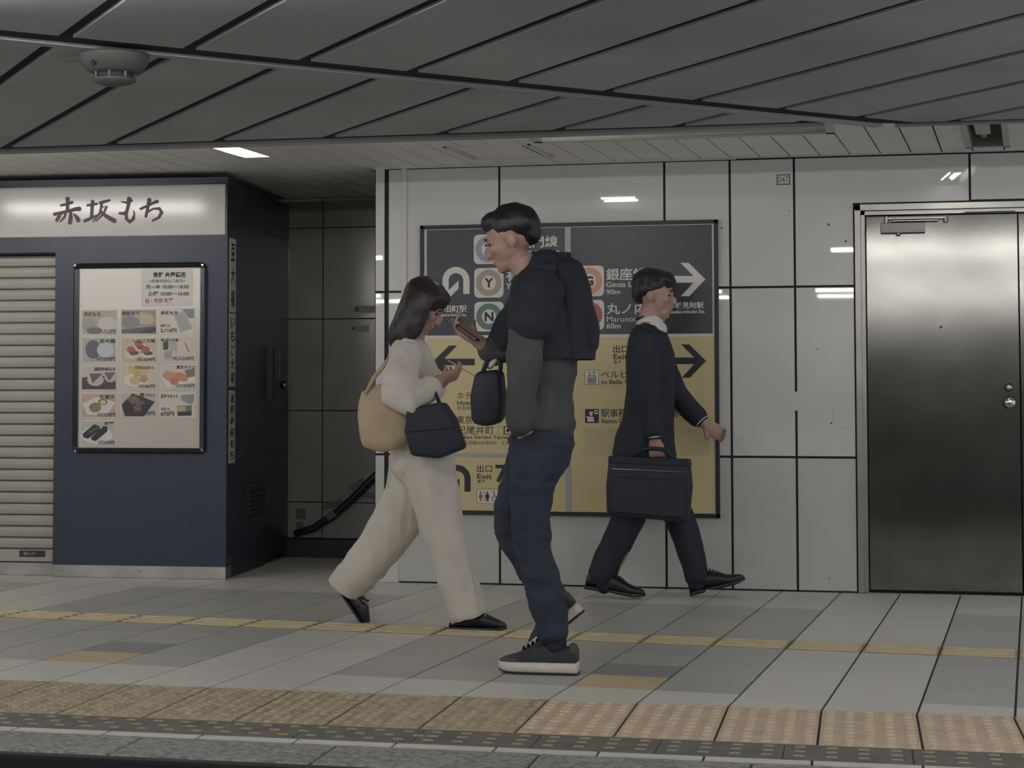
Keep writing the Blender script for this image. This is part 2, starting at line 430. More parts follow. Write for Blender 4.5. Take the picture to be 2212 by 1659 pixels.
# ------------------------------------------------------------------ alcove
walla = obj('wall_alcove', MB().box((-9, AY+0.012, 0), (-2.0, AY+0.2, CZ+0.2)), M_wallback); tag(walla, kind='structure')
A = Frame((0, AY, 0), (1, 0, 0), (0, 0, 1), (0, -1, 0))
au = [-4.6, -3.95, A.px(697, 800)[0], A.px(697, 800)[0]+0.62, -2.2]
av = [0.12, A.px(700, 1085)[1], A.px(700, 887)[1], A.px(700, 689)[1], A.px(700, 492)[1], CZ]
for a, b in zip(au, au[1:]):
    for c, d in zip(av, av[1:]):
        obj('wall_panel', MB().bbox((a+0.003, c+0.003, -0.012), (b-0.003, d-0.003, 0), 0.001, A), M_alc, walla)
obj('joint_filler', MB().box((-4.6, 0, -0.013), (-2.2, CZ, -0.008), A), M_joint, walla)
tag(obj('baseboard_alcove', MB().bbox((-4.5, 0, 0.0005), (-2.62, 0.115, 0.022), 0.004, A), mat('dark_skirting', (48, 52, 60), 0.5)), kind='structure')
tag(obj('wall_left', MB().box((-9.1, 9.0, 0), (-9.0, AY, CZ)), M_wallback), kind='structure')

# ------------------------------------------------------------------ white plank ceiling
ceil = obj('ceiling', MB().box((-9.0, 8.40, CZ+0.16), (XR, AY+0.2, CZ+0.2)), M_cavity); tag(ceil, kind='structure')
TRX0, TRX1, TRY0, TRY1 = -1.53, -0.125, 8.72, 9.19      # light trough opening
DLa, DLb = 9.08, 9.49                                  # downlight opening along its plank
planks = []
for n in range(-62, 16):
    def sx(y): return 0.132+n*0.1553+(y-10.104)*EY[0]/EY[1]
    y0, y1 = 8.45, AY
    p = [(sx(y0)+0.0045, y0), (sx(y0)+0.1508, y0), (sx(y1)+0.1508, y1), (sx(y1)+0.0045, y1)]
    xm = sx(9.3)+0.077
    if sx(10.07) > -2.61: p = clip(p, (0, -1), -(WY-0.003))
    pieces = [p]
    if -3.20 < xm < -3.05 and not any(k[0] == 'dl' for k in planks):
        planks.append(('dl', n)); pieces = [clip(p, (0, -1), -DLa), clip(p, (0, 1), DLb)]; DLN = n
    elif 0.56 < sx(9.9)+0.077 < 0.72:
        planks.append(('slot', n)); pieces = [clip(p, (0, 1), 9.90), clip(p, (0, -1), -8.40)]; SLN = n
    else:
        q = [clip(p, (0, 1), TRY1), clip(clip(p, (0, -1), -TRY1), (0, 1), TRY0), clip(p, (0, -1), -TRY0)]
        if TRX0-0.1 < sx(8.9)+0.15 and sx(9.2) < TRX1+0.1:
            pieces = [q[0], q[2]]
            for c in (clip(q[1], (-1, 0), -TRX0), clip(q[1], (1, 0), TRX1)): pieces.append(c)
    for c in pieces:
        if len(c) > 2 and area(c) > 4e-4: obj('ceiling_plank', MB().prism(c, CZ, CZ+0.012), M_ceil_up, ceil)
obj('shadow_backing', MB().box((-9, 8.46, CZ+0.0125), (-3.4, AY, CZ+0.016)).box((-2.9, 9.3, CZ+0.0125), (0.40, WY, CZ+0.016)), M_cavity, ceil)
tag(obj('trim_2', MB().box((-2.61, WY-0.018, CZ-0.010), (-0.62, WY+0.012, CZ-0.0005)).box((-0.62, WY-0.012, CZ-0.006), (XR, WY+0.012, CZ-0.0005)), M_trim), kind='structure')

# lowered grey ceiling over the platform edge (diagonal boards, two fields)
LY = 5.0
lceil = obj('ceiling', MB().prism([(-9, LY), (3.5, LY), (3.5, 8.41), (0.222, 8.41), (-0.13, 8.30), (-9, 8.32)], LZ+0.012, CZ+0.15), M_cavity); tag(lceil, kind='structure')
sd = math.radians(127.6); sdv = (math.cos(sd), math.sin(sd)); snv = (-sdv[1], sdv[0])      # board direction and normal
dd = math.radians(43.31); ddv = (math.cos(dd), math.sin(dd)); dnv = (-ddv[1], ddv[0])      # diagonal joint, normal points to the left field
DX0, DY0 = -2.717, 5.608
dc = dnv[0]*DX0+dnv[1]*DY0
def boards(bounds, pt, step, name):
    c0 = snv[0]*pt[0]+snv[1]*pt[1]
    for n in range(-40, 40):
        lo, hi = c0+n*step+0.025, c0+(n+1)*step-0.025
        poly = [(-9, LY), (3.5, LY), (3.5, 8.6), (-9, 8.6)]
        for nn, cc in bounds+[(snv, lo), ((-snv[0], -snv[1]), -hi)]:
            poly = clip(poly, nn, cc)
            if len(poly) < 3: break
        if len(poly) > 2 and area(poly) > 1e-3:
            obj(name, MB().prism(poly, LZ, LZ+0.0115), M_ceil_low, lceil, bevel=0)
stepA = 0.4375*abs(snv[0]*ddv[0]+snv[1]*ddv[1]); stepB = 0.5285*abs(snv[0])
boards([((-dnv[0], -dnv[1]), -(dc-0.075)), ((0, -1), -8.30)], (-0.65, 7.537), stepA, 'ceiling_board')
boards([(dnv, dc+0.13), ((0, -1), -8.18)], (-1.304, 8.209), stepB, 'ceiling_board')
def dpt(x, off): # point on the diagonal at abscissa x, shifted off to the left field
    t = (x-DX0)/ddv[0]; return (DX0+ddv[0]*t+dnv[0]*off, DY0+ddv[1]*t+dnv[1]*off)
obj('edge_strip', MB().prism([dpt(-3.30, 0.075), dpt(0.17, 0.075), dpt(0.17, 0.127), dpt(-3.30, 0.127)], LZ, LZ+0.0115), M_ceil_low, lceil)
obj('edge_strip', MB().box((-9, 8.335, LZ), (-0.13, 8.41, CZ-0.002)), M_ceil_low, lceil)
obj('edge_strip', MB().box((0.17, 8.41, LZ+0.002), (3.5, 8.445, CZ-0.002)), M_ceil_low, lceil)
# ceiling and far side of the station behind the viewer
tag(obj('ceiling', MB().box((-9, -9, 2.42), (5.5, 4.99, 2.5)), M_ceil_low), kind='structure')
tag(obj('wall_front', MB().box((-9, -9.2, -1.2), (5.5, -9, 2.5)), M_alc), kind='structure')

# ------------------------------------------------------------------ lamps
def tube_lamp(x0, x1, y, z, label, group=None, top=2.42):
    r = empty('tube_lamp', ((x0+x1)/2, y, z), label, 'lamp', group)
    obj('housing', MB().box((x0-0.03, y-0.05, z+0.035), (x1+0.03, y+0.05, top)), M_fixture, r)
    obj('tube', MB().tube([(x0, y, z), (x1, y, z)], 0.016, 10), M_tube, r, smooth=True)
    for x in (x0, x1): obj('socket', MB().box((x-0.02, y-0.02, z-0.018), (x+0.005, y+0.02, z+0.036)), M_fixture, r)
    return r
for y, nm in ((-3.4, 'nearer'), (-4.8, 'farther')):
    tube_lamp(-8.8, -6.0, y, 2.33, 'fluorescent tube of the %s row over the far track, leftmost run' % nm, 'tube lamps over the far track')
    tube_lamp(-4.9, -1.62, y, 2.33, 'long fluorescent tube of the %s row over the far track, middle run' % nm, 'tube lamps over the far track')
    tube_lamp(-0.50, 5.2, y, 2.33, 'long fluorescent tube of the %s row over the far track, right run' % nm, 'tube lamps over the far track')
tube_lamp(-0.20, 3.4, 4.93, 2.185, 'fluorescent tube above the platform edge, mirrored in the steel door', 'tube lamps above the platform edge')
tube_lamp(-3.25, -1.15, 4.93, 2.185, 'fluorescent tube above the platform edge, in front of the route sign', 'tube lamps above the platform edge')
tube_lamp(-8.8, -3.85, 4.93, 2.185, 'fluorescent tube above the platform edge, mirrored in the kiosk sign', 'tube lamps above the platform edge')
# short twin lamp under the white ceiling just behind the lowered ceiling
r = empty('twin_tube_lamp', (-1.43, 8.50, CZ-0.06), 'short twin tube lamp behind the lowered ceiling, mirrored above the route sign', 'lamp')
obj('housing', MB().box((-1.56, 8.42, CZ-0.03), (-1.30, 8.62, CZ-0.0005)), M_fixture, r)
for y in (8.45, 8.60): obj('tube', MB().tube([(-1.54, y, CZ-0.045), (-1.33, y, CZ-0.045)], 0.006, 10), M_tube, r, smooth=True)
r = empty('twin_tube_lamp', (-4.55, 8.52, CZ-0.06), 'twin tube lamp behind the lowered ceiling, mirrored in the kiosk name sign', 'lamp')
obj('housing', MB().box((-5.22, 8.42, CZ-0.03), (-3.88, 8.62, CZ-0.0005)), M_fixture, r)
for y in (8.46, 8.58): obj('tube', MB().tube([(-5.2, y, CZ-0.045), (-3.9, y, CZ-0.045)], 0.007, 10), M_tube, r, smooth=True)
# recessed light trough
r = empty('light_trough', ((TRX0+TRX1)/2, (TRY0+TRY1)/2, CZ), 'long white recessed light trough in plank ceiling above the route sign', 'lamp')
tw = MB().box((TRX0, TRY0, CZ+0.10), (TRX1, TRY1, CZ+0.11))
for b in (((TRX0, TRY0), (TRX0+0.01, TRY1)), ((TRX1-0.01, TRY0), (TRX1, TRY1)), ((TRX0, TRY0), (TRX1, TRY0+0.01)), ((TRX0, TRY1-0.01), (TRX1, TRY1))):
    tw.box((*b[0], CZ+0.001), (*b[1], CZ+0.10))
obj('reflector', tw, M_fixture, r)
fm = MB()
fm.box((TRX0-0.03, TRY1-0.012, CZ-0.006), (TRX1+0.03, TRY1+0.03, CZ-0.0005)).box((TRX1-0.012, TRY0-0.03, CZ-0.006), (TRX1+0.03, TRY1+0.03, CZ-0.0005)).box((TRX0-0.03, TRY0-0.03, CZ-0.006), (TRX0+0.012, TRY1+0.03, CZ-0.0005)).box((TRX0-0.03, TRY0-0.03, CZ-0.006), (TRX1+0.03, TRY0+0.012, CZ-0.0005))
obj('frame', fm, M_trim, r)
obj('end_plate', MB().box((TRX1-0.10, TRY0+0.01, CZ+0.02), (TRX1-0.09, TRY1-0.01, CZ+0.1)), M_black, r)
obj('tube', MB().tube([(TRX0+0.1, TRY0+0.09, CZ+0.06), (TRX1-0.55, TRY0+0.09, CZ+0.06)], 0.014, 10), M_signwh, r, smooth=True)
obj('lamp_socket', MB().box((TRX1-0.54, TRY0+0.05, CZ+0.02), (TRX1-0.46, TRY0+0.14, CZ+0.1)), M_fixture, r)
# slot lamp at the right, square to the boards
def slotp(y, o): return (0.132+SLN*0.1553+(y-10.104)*EY[0]/EY[1]+o, y)
r = empty('slot_lamp', (*slotp(8.7, 0.077), CZ), 'recessed slot lamp in plank ceiling above the steel door', 'lamp')
def slotq(o0, o1, y0, y1, z0, z1): return MB().prism([slotp(y0, o0), slotp(y0, o1), slotp(y1, o1), slotp(y1, o0)], z0, z1)
obj('trough', slotq(-0.004, 0.160, 8.46, 9.9, CZ+0.09, CZ+0.10).merge(slotq(-0.004, 0.004, 8.46, 9.9, CZ, CZ+0.09)).merge(slotq(0.152, 0.160, 8.46, 9.9, CZ, CZ+0.09)).merge(slotq(-0.004, 0.16, 9.892, 9.9, CZ, CZ+0.09)), M_grey, r)
obj('rim', slotq(-0.03, 0.0, 8.46, 9.93, CZ-0.004, CZ-0.0005).merge(slotq(0.156, 0.186, 8.46, 9.93, CZ-0.004, CZ-0.0005)).merge(slotq(-0.03, 0.186, 9.9, 9.93, CZ-0.004, CZ-0.0005)), M_trim, r)
obj('ballast_box', slotq(0.03, 0.10, 8.98, 9.55, CZ+0.015, CZ+0.085), M_fixture, r)
obj('lamp_holder', slotq(0.050, 0.080, 9.55, 9.72, CZ+0.02, CZ+0.07), M_grey, r)
for o in (0.05, 0.11):
    a, b = slotp(8.47, o), slotp(9.0, o)
    obj('tube', MB().tube([(*a, CZ+0.045), (*b, CZ+0.045)], 0.013, 10), M_tube, r, smooth=True)
# square downlight above the gap beside the kiosk
def dlp(y, o): return (0.132+DLN*0.1553+(y-10.104)*EY[0]/EY[1]+o, y)
def dlq(o0, o1, y0, y1, z0, z1): return MB().prism([dlp(y0, o0), dlp(y0, o1), dlp(y1, o1), dlp(y1, o0)], z0, z1)
r = empty('downlight', (*dlp(9.28, 0.077), CZ), 'lit square recessed downlight in plank ceiling beside the kiosk', 'lamp')
obj('reflector', dlq(0, 0.155, DLa, DLb, CZ+0.12, CZ+0.125).merge(dlq(0, 0.006, DLa, DLb, CZ, CZ+0.12)).merge(dlq(0.149, 0.155, DLa, DLb, CZ, CZ+0.12)).merge(dlq(0, 0.155, DLa, DLa+0.006, CZ, CZ+0.12)).merge(dlq(0, 0.155, DLb-0.006, DLb, CZ, CZ+0.12)), M_signwh, r)
c = dlp(9.26, 0.08)
obj('bulb', MB().lathe([(0.008, 0.03), (0.030, 0.035), (0.036, 0.06), (0.036, 0.10), (0.025, 0.118)], (c[0], c[1], CZ), (0, 0, 1), 16), M_bulb, r, smooth=True)
# access hatch
h = empty('ceiling_hatch', (-1.80, 9.545, CZ), 'flush white access hatch in plank ceiling above the route sign', 'hatch')
def hp(u, v): return (-1.80+u*0.5*0.43+v*0.25*EY[0]/EY[1], 9.545+v*0.245)
def hq(u0, u1, v0, v1): return [hp(u0, v0), hp(u1, v0), hp(u1, v1), hp(u0, v1)]
obj('panel', MB().prism(hq(-0.93, 0.93, -0.93, 0.93), CZ-0.002, CZ-0.0004), M_ceil_up, h)
obj('rim', MB().prism(hq(-1.05, -0.97, -1.05, 1.05), CZ-0.004, CZ-0.0004).prism(hq(0.97, 1.05, -1.05, 1.05), CZ-0.004, CZ-0.0004).prism(hq(-1.05, 1.05, -1.05, -0.97), CZ-0.004, CZ-0.0004).prism(hq(-1.05, 1.05, 0.97, 1.05), CZ-0.004, CZ-0.0004), M_trim, h)
obj('slit', MB().prism(hq(0.80, 0.84, -0.85, 0.85), CZ-0.003, CZ-0.002), M_black, h)
obj('slit', MB().prism(hq(-0.86, -0.84, -0.85, 0.85), CZ-0.003, CZ-0.002), M_black, h)
# smoke detector on the lowered ceiling
s = at_z(246, 146, LZ-0.045)
d = empty('smoke_detector', (s.x, s.y, LZ-0.10), 'round grey smoke detector under the lowered ceiling', 'smoke detector')
M_det = mat('detector_plastic', (84, 84, 80), 0.5); M_detd = mat('detector_vent', (42, 46, 50), 0.6)
obj('base', MB().lathe([(0.123, 0.0), (0.123, 0.012), (0.118, 0.02), (0.116, 0.034), (0.098, 0.055), (0.078, 0.066)], (s.x, s.y, LZ), (0, 0, -1), 28), M_det, d, smooth=True)
obj('vent_ring', MB().lathe([(0.070, 0.064), (0.070, 0.088)], (s.x, s.y, LZ), (0, 0, -1), 28), M_detd, d, smooth=True)
for k in range(8):
    a = k*math.pi/4+0.2
    obj('rib', MB().box((s.x+0.072*math.cos(a)-0.004, s.y+0.072*math.sin(a)-0.004, LZ-0.09), (s.x+0.072*math.cos(a)+0.004, s.y+0.072*math.sin(a)+0.004, LZ-0.06)), M_det, d)
obj('cap', MB().lathe([(0.078, 0.086), (0.076, 0.094), (0.050, 0.104), (0.020, 0.108)], (s.x, s.y, LZ), (0, 0, -1), 28), M_det, d, smooth=True)
obj('pin', MB().tube([(s.x-0.18, s.y-0.03, LZ-0.022), (s.x-0.10, s.y-0.02, LZ-0.022)], 0.003, 6), M_det, d)
obj('indicator', MB().lathe([(0.010, 0), (0.008, 0.006)], (s.x-0.03, s.y-0.108, LZ-0.045), (-0.2, -0.9, -0.4), 10), M_detd, d)

# ------------------------------------------------------------------ steel door
door = empty('door_1', (0.4, WY, 0), kind='structure')
D0, D1, DTOP = -0.010, 1.64, 2.029
fr = MB()
for (u0, v0, u1, v1) in ((D0, 0, D0+0.034, DTOP), (D1-0.034, 0, D1, DTOP)):
    fr.bbox((u0, v0, -0.10), (u1, v1, 0.010), 0.003, W)
obj('door_frame', fr.bbox((D0, DTOP-0.036, -0.10), (D1, DTOP, 0.010), 0.003, W), M_steelframe, door)
obj('door_stop', MB().box((D0+0.034, 0, -0.10), (D0+0.054, DTOP-0.036, -0.016), W).box((D0+0.034, DTOP-0.056, -0.10), (D1-0.034, DTOP-0.036, -0.016), W), M_steelframe, door)
obj('shadow_gap', MB().box((D0+0.054, 0.0, -0.10), (D1-0.054, DTOP-0.056, -0.075), W), M_black, door)
lf = obj('door_leaf', MB().bbox((0.050, 0.016, -0.07), (0.812, 1.966, -0.028), 0.002, W), M_steel, door)
lf2 = obj('door_leaf', MB().bbox((0.817, 0.016, -0.07), (1.58, 1.966, -0.028), 0.002, W), M_steel, door)
obj('sill', MB().box((0.03, 0, -0.08), (1.6, 0.006, 0.02), W), M_steelframe, door)
def closer(u0, u1, parent, mir=False):
    v0, v1 = 1.873, 1.927
    c = obj('door_closer', MB().bbox((u0, v0, -0.028), (u1, v1, 0.018), 0.003, W), mat('closer_grey', (138, 136, 130), 0.45, 0.5), parent)
    um = u0+0.03 if not mir else u1-0.03; ue = um+(0.30 if not mir else -0.30)
    obj('closer_arm', MB().bbox((min(um, ue), 1.944, -0.022), (max(um, ue), 1.956, 0.006), 0.002, W).bbox((min(um, ue)+0.02, 1.932, -0.015), (max(um, ue)-0.04, 1.941, 0.015), 0.002, W), M_steelframe, c)
    for uu in (um, ue):
        obj('pivot', MB().lathe([(0.012, 0), (0.012, 0.034), (0.008, 0.040)], W.p(uu, 1.926, -0.004), (0, 0, 1), 12), M_steelframe, c)
    obj('adjuster', MB().lathe([(0.012, 0), (0.012, 0.008), (0.006, 0.012)], W.p(u0+0.09, v0, -0.004), (0, 0, -1), 12), M_steelframe, c)
closer(0.125, 0.349, lf)
closer(1.21, 1.434, lf2, True)
obj('stay_bar', MB().box((0.55, 1.968, -0.026), (0.80, 1.978, 0.0), W), M_black, door)
obj('door_knob', MB().lathe([(0.032, 0), (0.032, 0.006), (0.014, 0.010), (0.014, 0.03), (0.026, 0.036), (0.030, 0.05), (0.026, 0.060), (0.010, 0.063)], W.p(0.757, 0.990, -0.028), W.w, 24), M_chrome, lf, smooth=True)
obj('lock_cylinder', MB().lathe([(0.022, 0), (0.022, 0.006), (0.014, 0.010), (0.013, 0.018), (0.004, 0.018)], W.p(0.757, 1.068, -0.028), W.w, 20), M_chrome, lf, smooth=True)
obj('peephole', MB().lathe([(0.0085, 0), (0.0085, 0.003), (0.005, 0.004)], W.p(0.424, 1.381, -0.028), W.w, 14), M_grey, lf)
obj('peephole_lens', MB().lathe([(0.0035, 0), (0.003, 0.0012)], W.p(0.424, 1.381, -0.024), W.w, 10), M_black, lf)
# number plate and tape on the wall
a, b, c, e = W.rect(1678, 377, 1706.5, 399)
n = empty('number_plate', W.p((a+c)/2, b, 0), 'small black framed number plate reading 047 high on the wall', 'sign')
obj('border', MB().bbox((a, b, 0.0), (c, e, 0.002), 0.0005, W), M_print, n)
obj('face', MB().bbox((a+0.005, b+0.005, 0.001), (c-0.005, e-0.005, 0.003), 0.0005, W), M_signwh, n)
letters(W, '047', (a+0.009, b+0.010, c-0.009, e-0.010), M_print, n, 0.0035, 0.0)
for (x0, y0, x1, y1, lb) in ((1704, 846, 1848, 887, 'long strip of clear tape across the white wall beside the door frame'), (1800, 880, 1848, 924, 'short square of clear tape under the longer strip beside the door')):
    a, b, c, e = W.rect(x0, y0, x1, y1)
    o = obj('tape_strip', MB().bbox((a, b, 0.0002), (c-0.012, e, 0.0014 if y0 < 870 else 0.0024), 0.0003, W), mat('clear_tape', (176, 172, 162), 0.3), None); tag(o, lb, 'tape', 'tape on the wall')

# grime along the foot of the wall and scuffs on the panels
M_grime = mat('grime', (58, 58, 58), 0.9)
random.seed(21)
gr = MB(); u = -2.46
while u < -0.03:
    w_ = random.uniform(0.012, 0.04); h_ = random.choice((0.002, 0.003, 0.004, 0.006, 0.009)); 
    gr.add([W.p(u, 0.0005, 0.0009), W.p(u+w_, 0.0005, 0.0009), W.p(u+w_*0.8, h_, 0.0009), W.p(u+w_*0.3, h_*random.uniform(0.5, 1.2), 0.0009)], [(0, 1, 2, 3)]); u += w_*random.uniform(0.8, 1.5)
obj('grime_line', gr, M_grime, wall, recalc=False)
for x, y, rx, ry in ((1790, 485, 2.4, 2.6), (1827, 521, 2.6, 2.2), (1559, 493, 1.6, 3.0), (1796, 914, 2.2, 2.0), (1826, 968, 1.2, 1.2), (1705, 456, 3.0, 0.7), (1820, 446, 2.0, 0.7), (1836, 449, 1.0, 2.0), (1765, 754, 0.8, 3.0), (1791, 1250, 3.2, 0.9)):
    shape_px(W, ell(x, y, rx, ry, 7, 0.4), M_grime, wall, 0.0006, 'scuff')
# ------------------------------------------------------------------ kiosk
th = math.atan(0.07)
KO = Vector((-3.453, 10.021, 0))
K = Frame(KO, (math.cos(th), math.sin(th), 0), (0, 0, 1), (math.sin(th), -math.cos(th), 0))
KS = Frame(KO, (-math.sin(th), math.cos(th), 0), (0, 0, 1), (math.cos(th), math.sin(th), 0))
kio = empty('kiosk', (-4.3, 10.7, 0), 'closed navy sweets kiosk with white name sign and roller shutter', 'kiosk')
KL = -3.0
pu = K.px(116.5, 900)[0]
v_b1, v_b0 = K.px(300, 1222)[1], 0.0
v_s0, v_s1 = K.px(250, 510)[1], K.px(250, 401.5)[1]
v_h = K.px(60, 546)[1]
obj('core', MB().box((KL, 0.02, -1.50), (-0.02, 2.235, -0.13), K), M_navyside, kio)
obj('front_panel', MB().box((pu, v_b1, -0.13), (-0.001, v_s0-0.004, 0.0), K), M_navy, kio)
obj('lintel', MB().box((KL, v_h, -0.13), (pu, v_s0-0.004, 0.0), K), M_navy, kio)
obj('fascia', MB().box((KL, v_s1+0.006, -0.13), (-0.001, 2.262, -0.012), K), M_navyside, kio)
sg = obj('name_sign', MB().bbox((KL, v_s0, -0.05), (-0.013, v_s1, 0.004), 0.002, K), M_signwhite, kio)
obj('sign_edge', MB().box((KL, v_s0-0.006, -0.13), (-0.001, v_s0-0.0005, 0.006), K).box((-0.0125, v_s0, -0.13), (-0.001, v_s1, 0.006), K).box((KL, v_s1+0.0005, -0.13), (-0.001, v_s1+0.006, 0.006), K), M_blackgloss, kio)
# brush lettering
def brush(pts, s):
    pts = [Vector(p) for p in pts]; L, R = [], []
    for i, p in enumerate(pts):
        t = (pts[min(i+1, len(pts)-1)]-pts[max(i-1, 0)]); t = Vector((t.x, t.y)).normalized(); n = Vector((-t.y, t.x)); w = p.z*0.66
        L.append((p.x+n.x*w, p.y+n.y*w)); R.append((p.x-n.x*w, p.y-n.y*w))
        if i == 0: s0 = (p.x-t.x*w*0.7, p.y-t.y*w*0.7)
        if i == len(pts)-1: s1 = (p.x+t.x*w*0.6, p.y+t.y*w*0.6)
    mb = MB()
    def q(p): u, v = K.px(p[0]/3.95, 360+p[1]/3.95); return K.p(u, v, 0.0052+s*0.0001)
    for i in range(len(pts)-1): mb.add([q(L[i]), q(L[i+1]), q(R[i+1]), q(R[i])], [(0, 1, 2, 3)])
    mb.add([q(s0), q(L[0]), q(R[0])], [(0, 1, 2)]); mb.add([q(s1), q(R[-1]), q(L[-1])], [(0, 1, 2)])
    return mb
CH = [
 [[(520, 332, 16), (570, 322, 18), (622, 303, 22)], [(580, 268, 30), (580, 320, 22), (578, 382, 24)], [(462, 408, 22), (520, 396, 22), (600, 376, 20), (650, 363, 26), (688, 361, 30)], [(567, 390, 16), (552, 432, 18), (514, 474, 8)], [(606, 385, 20), (606, 440, 28), (598, 488, 26)], [(524, 404, 14), (502, 435, 26), (484, 466, 20)], [(634, 404, 12), (658, 434, 26), (676, 466, 30)]],
 [[(745, 332, 16), (790, 325, 18), (834, 318, 16)], [(794, 292, 24), (788, 360, 22), (784, 436, 22)], [(722, 466, 22), (780, 440, 22), (838, 412, 10)], [(852, 312, 22), (900, 298, 20), (944, 286, 14)], [(872, 312, 16), (858, 392, 18), (796, 474, 8)], [(866, 348, 12), (914, 340, 20), (884, 404, 18), (822, 468, 8)], [(852, 376, 12), (910, 424, 26), (986, 468, 30)]],
 [[(1106, 268, 30), (1098, 330, 24), (1080, 400, 22), (1082, 448, 24), (1110, 472, 26), (1140, 446, 24), (1150, 400, 12), (1140, 376, 8)], [(1036, 300, 8), (1084, 308, 18), (1128, 288, 22)], [(1018, 398, 16), (1060, 402, 24), (1092, 372, 12)]],
 [[(1200, 362, 18), (1260, 336, 16), (1320, 306, 20), (1350, 296, 24)], [(1278, 278, 30), (1266, 340, 22), (1246, 432, 18)], [(1256, 392, 14), (1310, 360, 14), (1362, 358, 22), (1382, 392, 26), (1356, 436, 20), (1302, 464, 14)]],
]
for ch in CH:
    mb = MB()
    for k, st in enumerate(ch): mb.merge(brush(st, k))
    obj('brush_character', mb, M_brush, sg, recalc=False)
# roller shutter
sh = obj('roller_shutter', MB().box((KL, 0.02, -0.13), (pu+0.01, v_h, -0.118), K), M_wallback, kio)
vt, vb = K.px(60, 552, -0.09)[1], K.px(60, 1186, -0.09)[1]
NS = 26; pt = (vt-vb)/NS
def slat(v0):
    prof = [(0, -0.116), (0.004, -0.100), (0.010, -0.094), (0.030, -0.090), (0.048, -0.090), (0.056, -0.093), (pt-0.003, -0.100), (pt-0.001, -0.116)]
    mb = MB(); a = [K.p(KL, v0+h, w) for h, w in prof]; b = [K.p(pu-0.004, v0+h, w) for h, w in prof]; n = len(prof)
    mb.add(a+b, [(i, i+1, n+i+1, n+i) for i in range(n-1)]+[list(range(n))[::-1], list(range(n, 2*n))]); return mb
for k in range(NS): obj('slat', slat(vb+k*pt), M_shutter, sh)
obj('bottom_rail', MB().bbox((KL, 0.075, -0.118), (pu-0.004, vb-0.002, -0.088), 0.003, K), M_shutter, sh)
obj('head_rail', MB().box((KL, vt+0.002, -0.118), (pu-0.002, v_h+0.01, -0.06), K), M_black, kio)
a, b, c, e = K.rect(42, 1189, 98, 1203, -0.088)
pl = obj('maker_plate', MB().bbox((a, b, -0.088), (c, e, -0.086), 0.0004, K), M_print, sh)
letters(K, '文化シャッター', (a+0.025, b+0.008, a+0.10, e-0.006), M_signwh, pl, -0.0856, 0.0)
obj('base_plate', MB().bbox((KL, 0.0, -0.12), (pu-0.002, 0.072, -0.075), 0.002, K), M_steelbase, kio)
obj('base_plate', MB().bbox((pu-0.001, 0.0, -0.12), (-0.001, v_b1, 0.004), 0.002, K), M_steelbase, kio)
for x, y in ((133, 1232), (301, 1234)):
    u, v = K.px(x, y, 0.004); obj('screw', MB().lathe([(0.004, 0), (0.003, 0.0015)], K.p(u, v, 0.004), K.w, 8), M_black, kio)
# side of the kiosk
su = KS.px(573, 900)[0]; sl = KS.px(627, 900)[0]; se = KS.px(634, 900)[0]
obj('side_panel', MB().box((0.001, 0.075, -0.02), (su-0.003, 2.25, 0.0), KS), M_navyside, kio)
obj('base_plate', MB().box((0.0, 0.0, -0.02), (su-0.003, 0.073, -0.003), KS), mat('dark_kick', (52, 56, 58), 0.5), kio)
M_kd = mat('side_door_paint', (50, 52, 50), 0.35, var=0.08, vscale=2)
dr = obj('side_door', MB().bbox((su+0.002, 0.06, -0.03), (sl-0.002, 2.02, -0.002), 0.002, KS), M_kd, kio)
obj('side_jamb', MB().box((sl, 0.0, -0.04), (se, 2.06, 0.004), KS).box((su, 2.022, -0.04), (sl, 2.25, -0.001), KS), M_kd, kio)
for y0, y1 in ((540, 600), (810, 853), (1068, 1113)):
    v1, v0 = KS.px(627, y0)[1], KS.px(627, y1)[1]; g = MB()
    obj('hinge', g.tube([KS.p(sl, v0, 0.010), KS.p(sl, v1, 0.010)], 0.010, 10).box((sl-0.06, v0, -0.001), (sl+0.04, v1, 0.003), KS), M_steelframe, dr)
v1, v0 = KS.px(585, 750)[1], KS.px(585, 862)[1]
u0, u1 = KS.px(577, 800)[0], KS.px(590, 800)[0]
lk = obj('lock_box', MB().bbox((u0, v0, -0.002), (u1, v1, 0.045), 0.01, KS), M_kd, dr)
for k in range(6):
    v = v1-0.05-k*0.025; obj('lock_button', MB().lathe([(0.006, 0), (0.005, 0.004)], KS.p(u1-0.02, v, 0.045), KS.w, 8), M_chrome, lk)
v = KS.px(600, 832)[1]
obj('knob', MB().lathe([(0.012, 0), (0.012, 0.03), (0.026, 0.035), (0.026, 0.06), (0.020, 0.064)], KS.p(u1+0.10, v, 0), KS.w, 16), M_steelframe, dr, smooth=True)
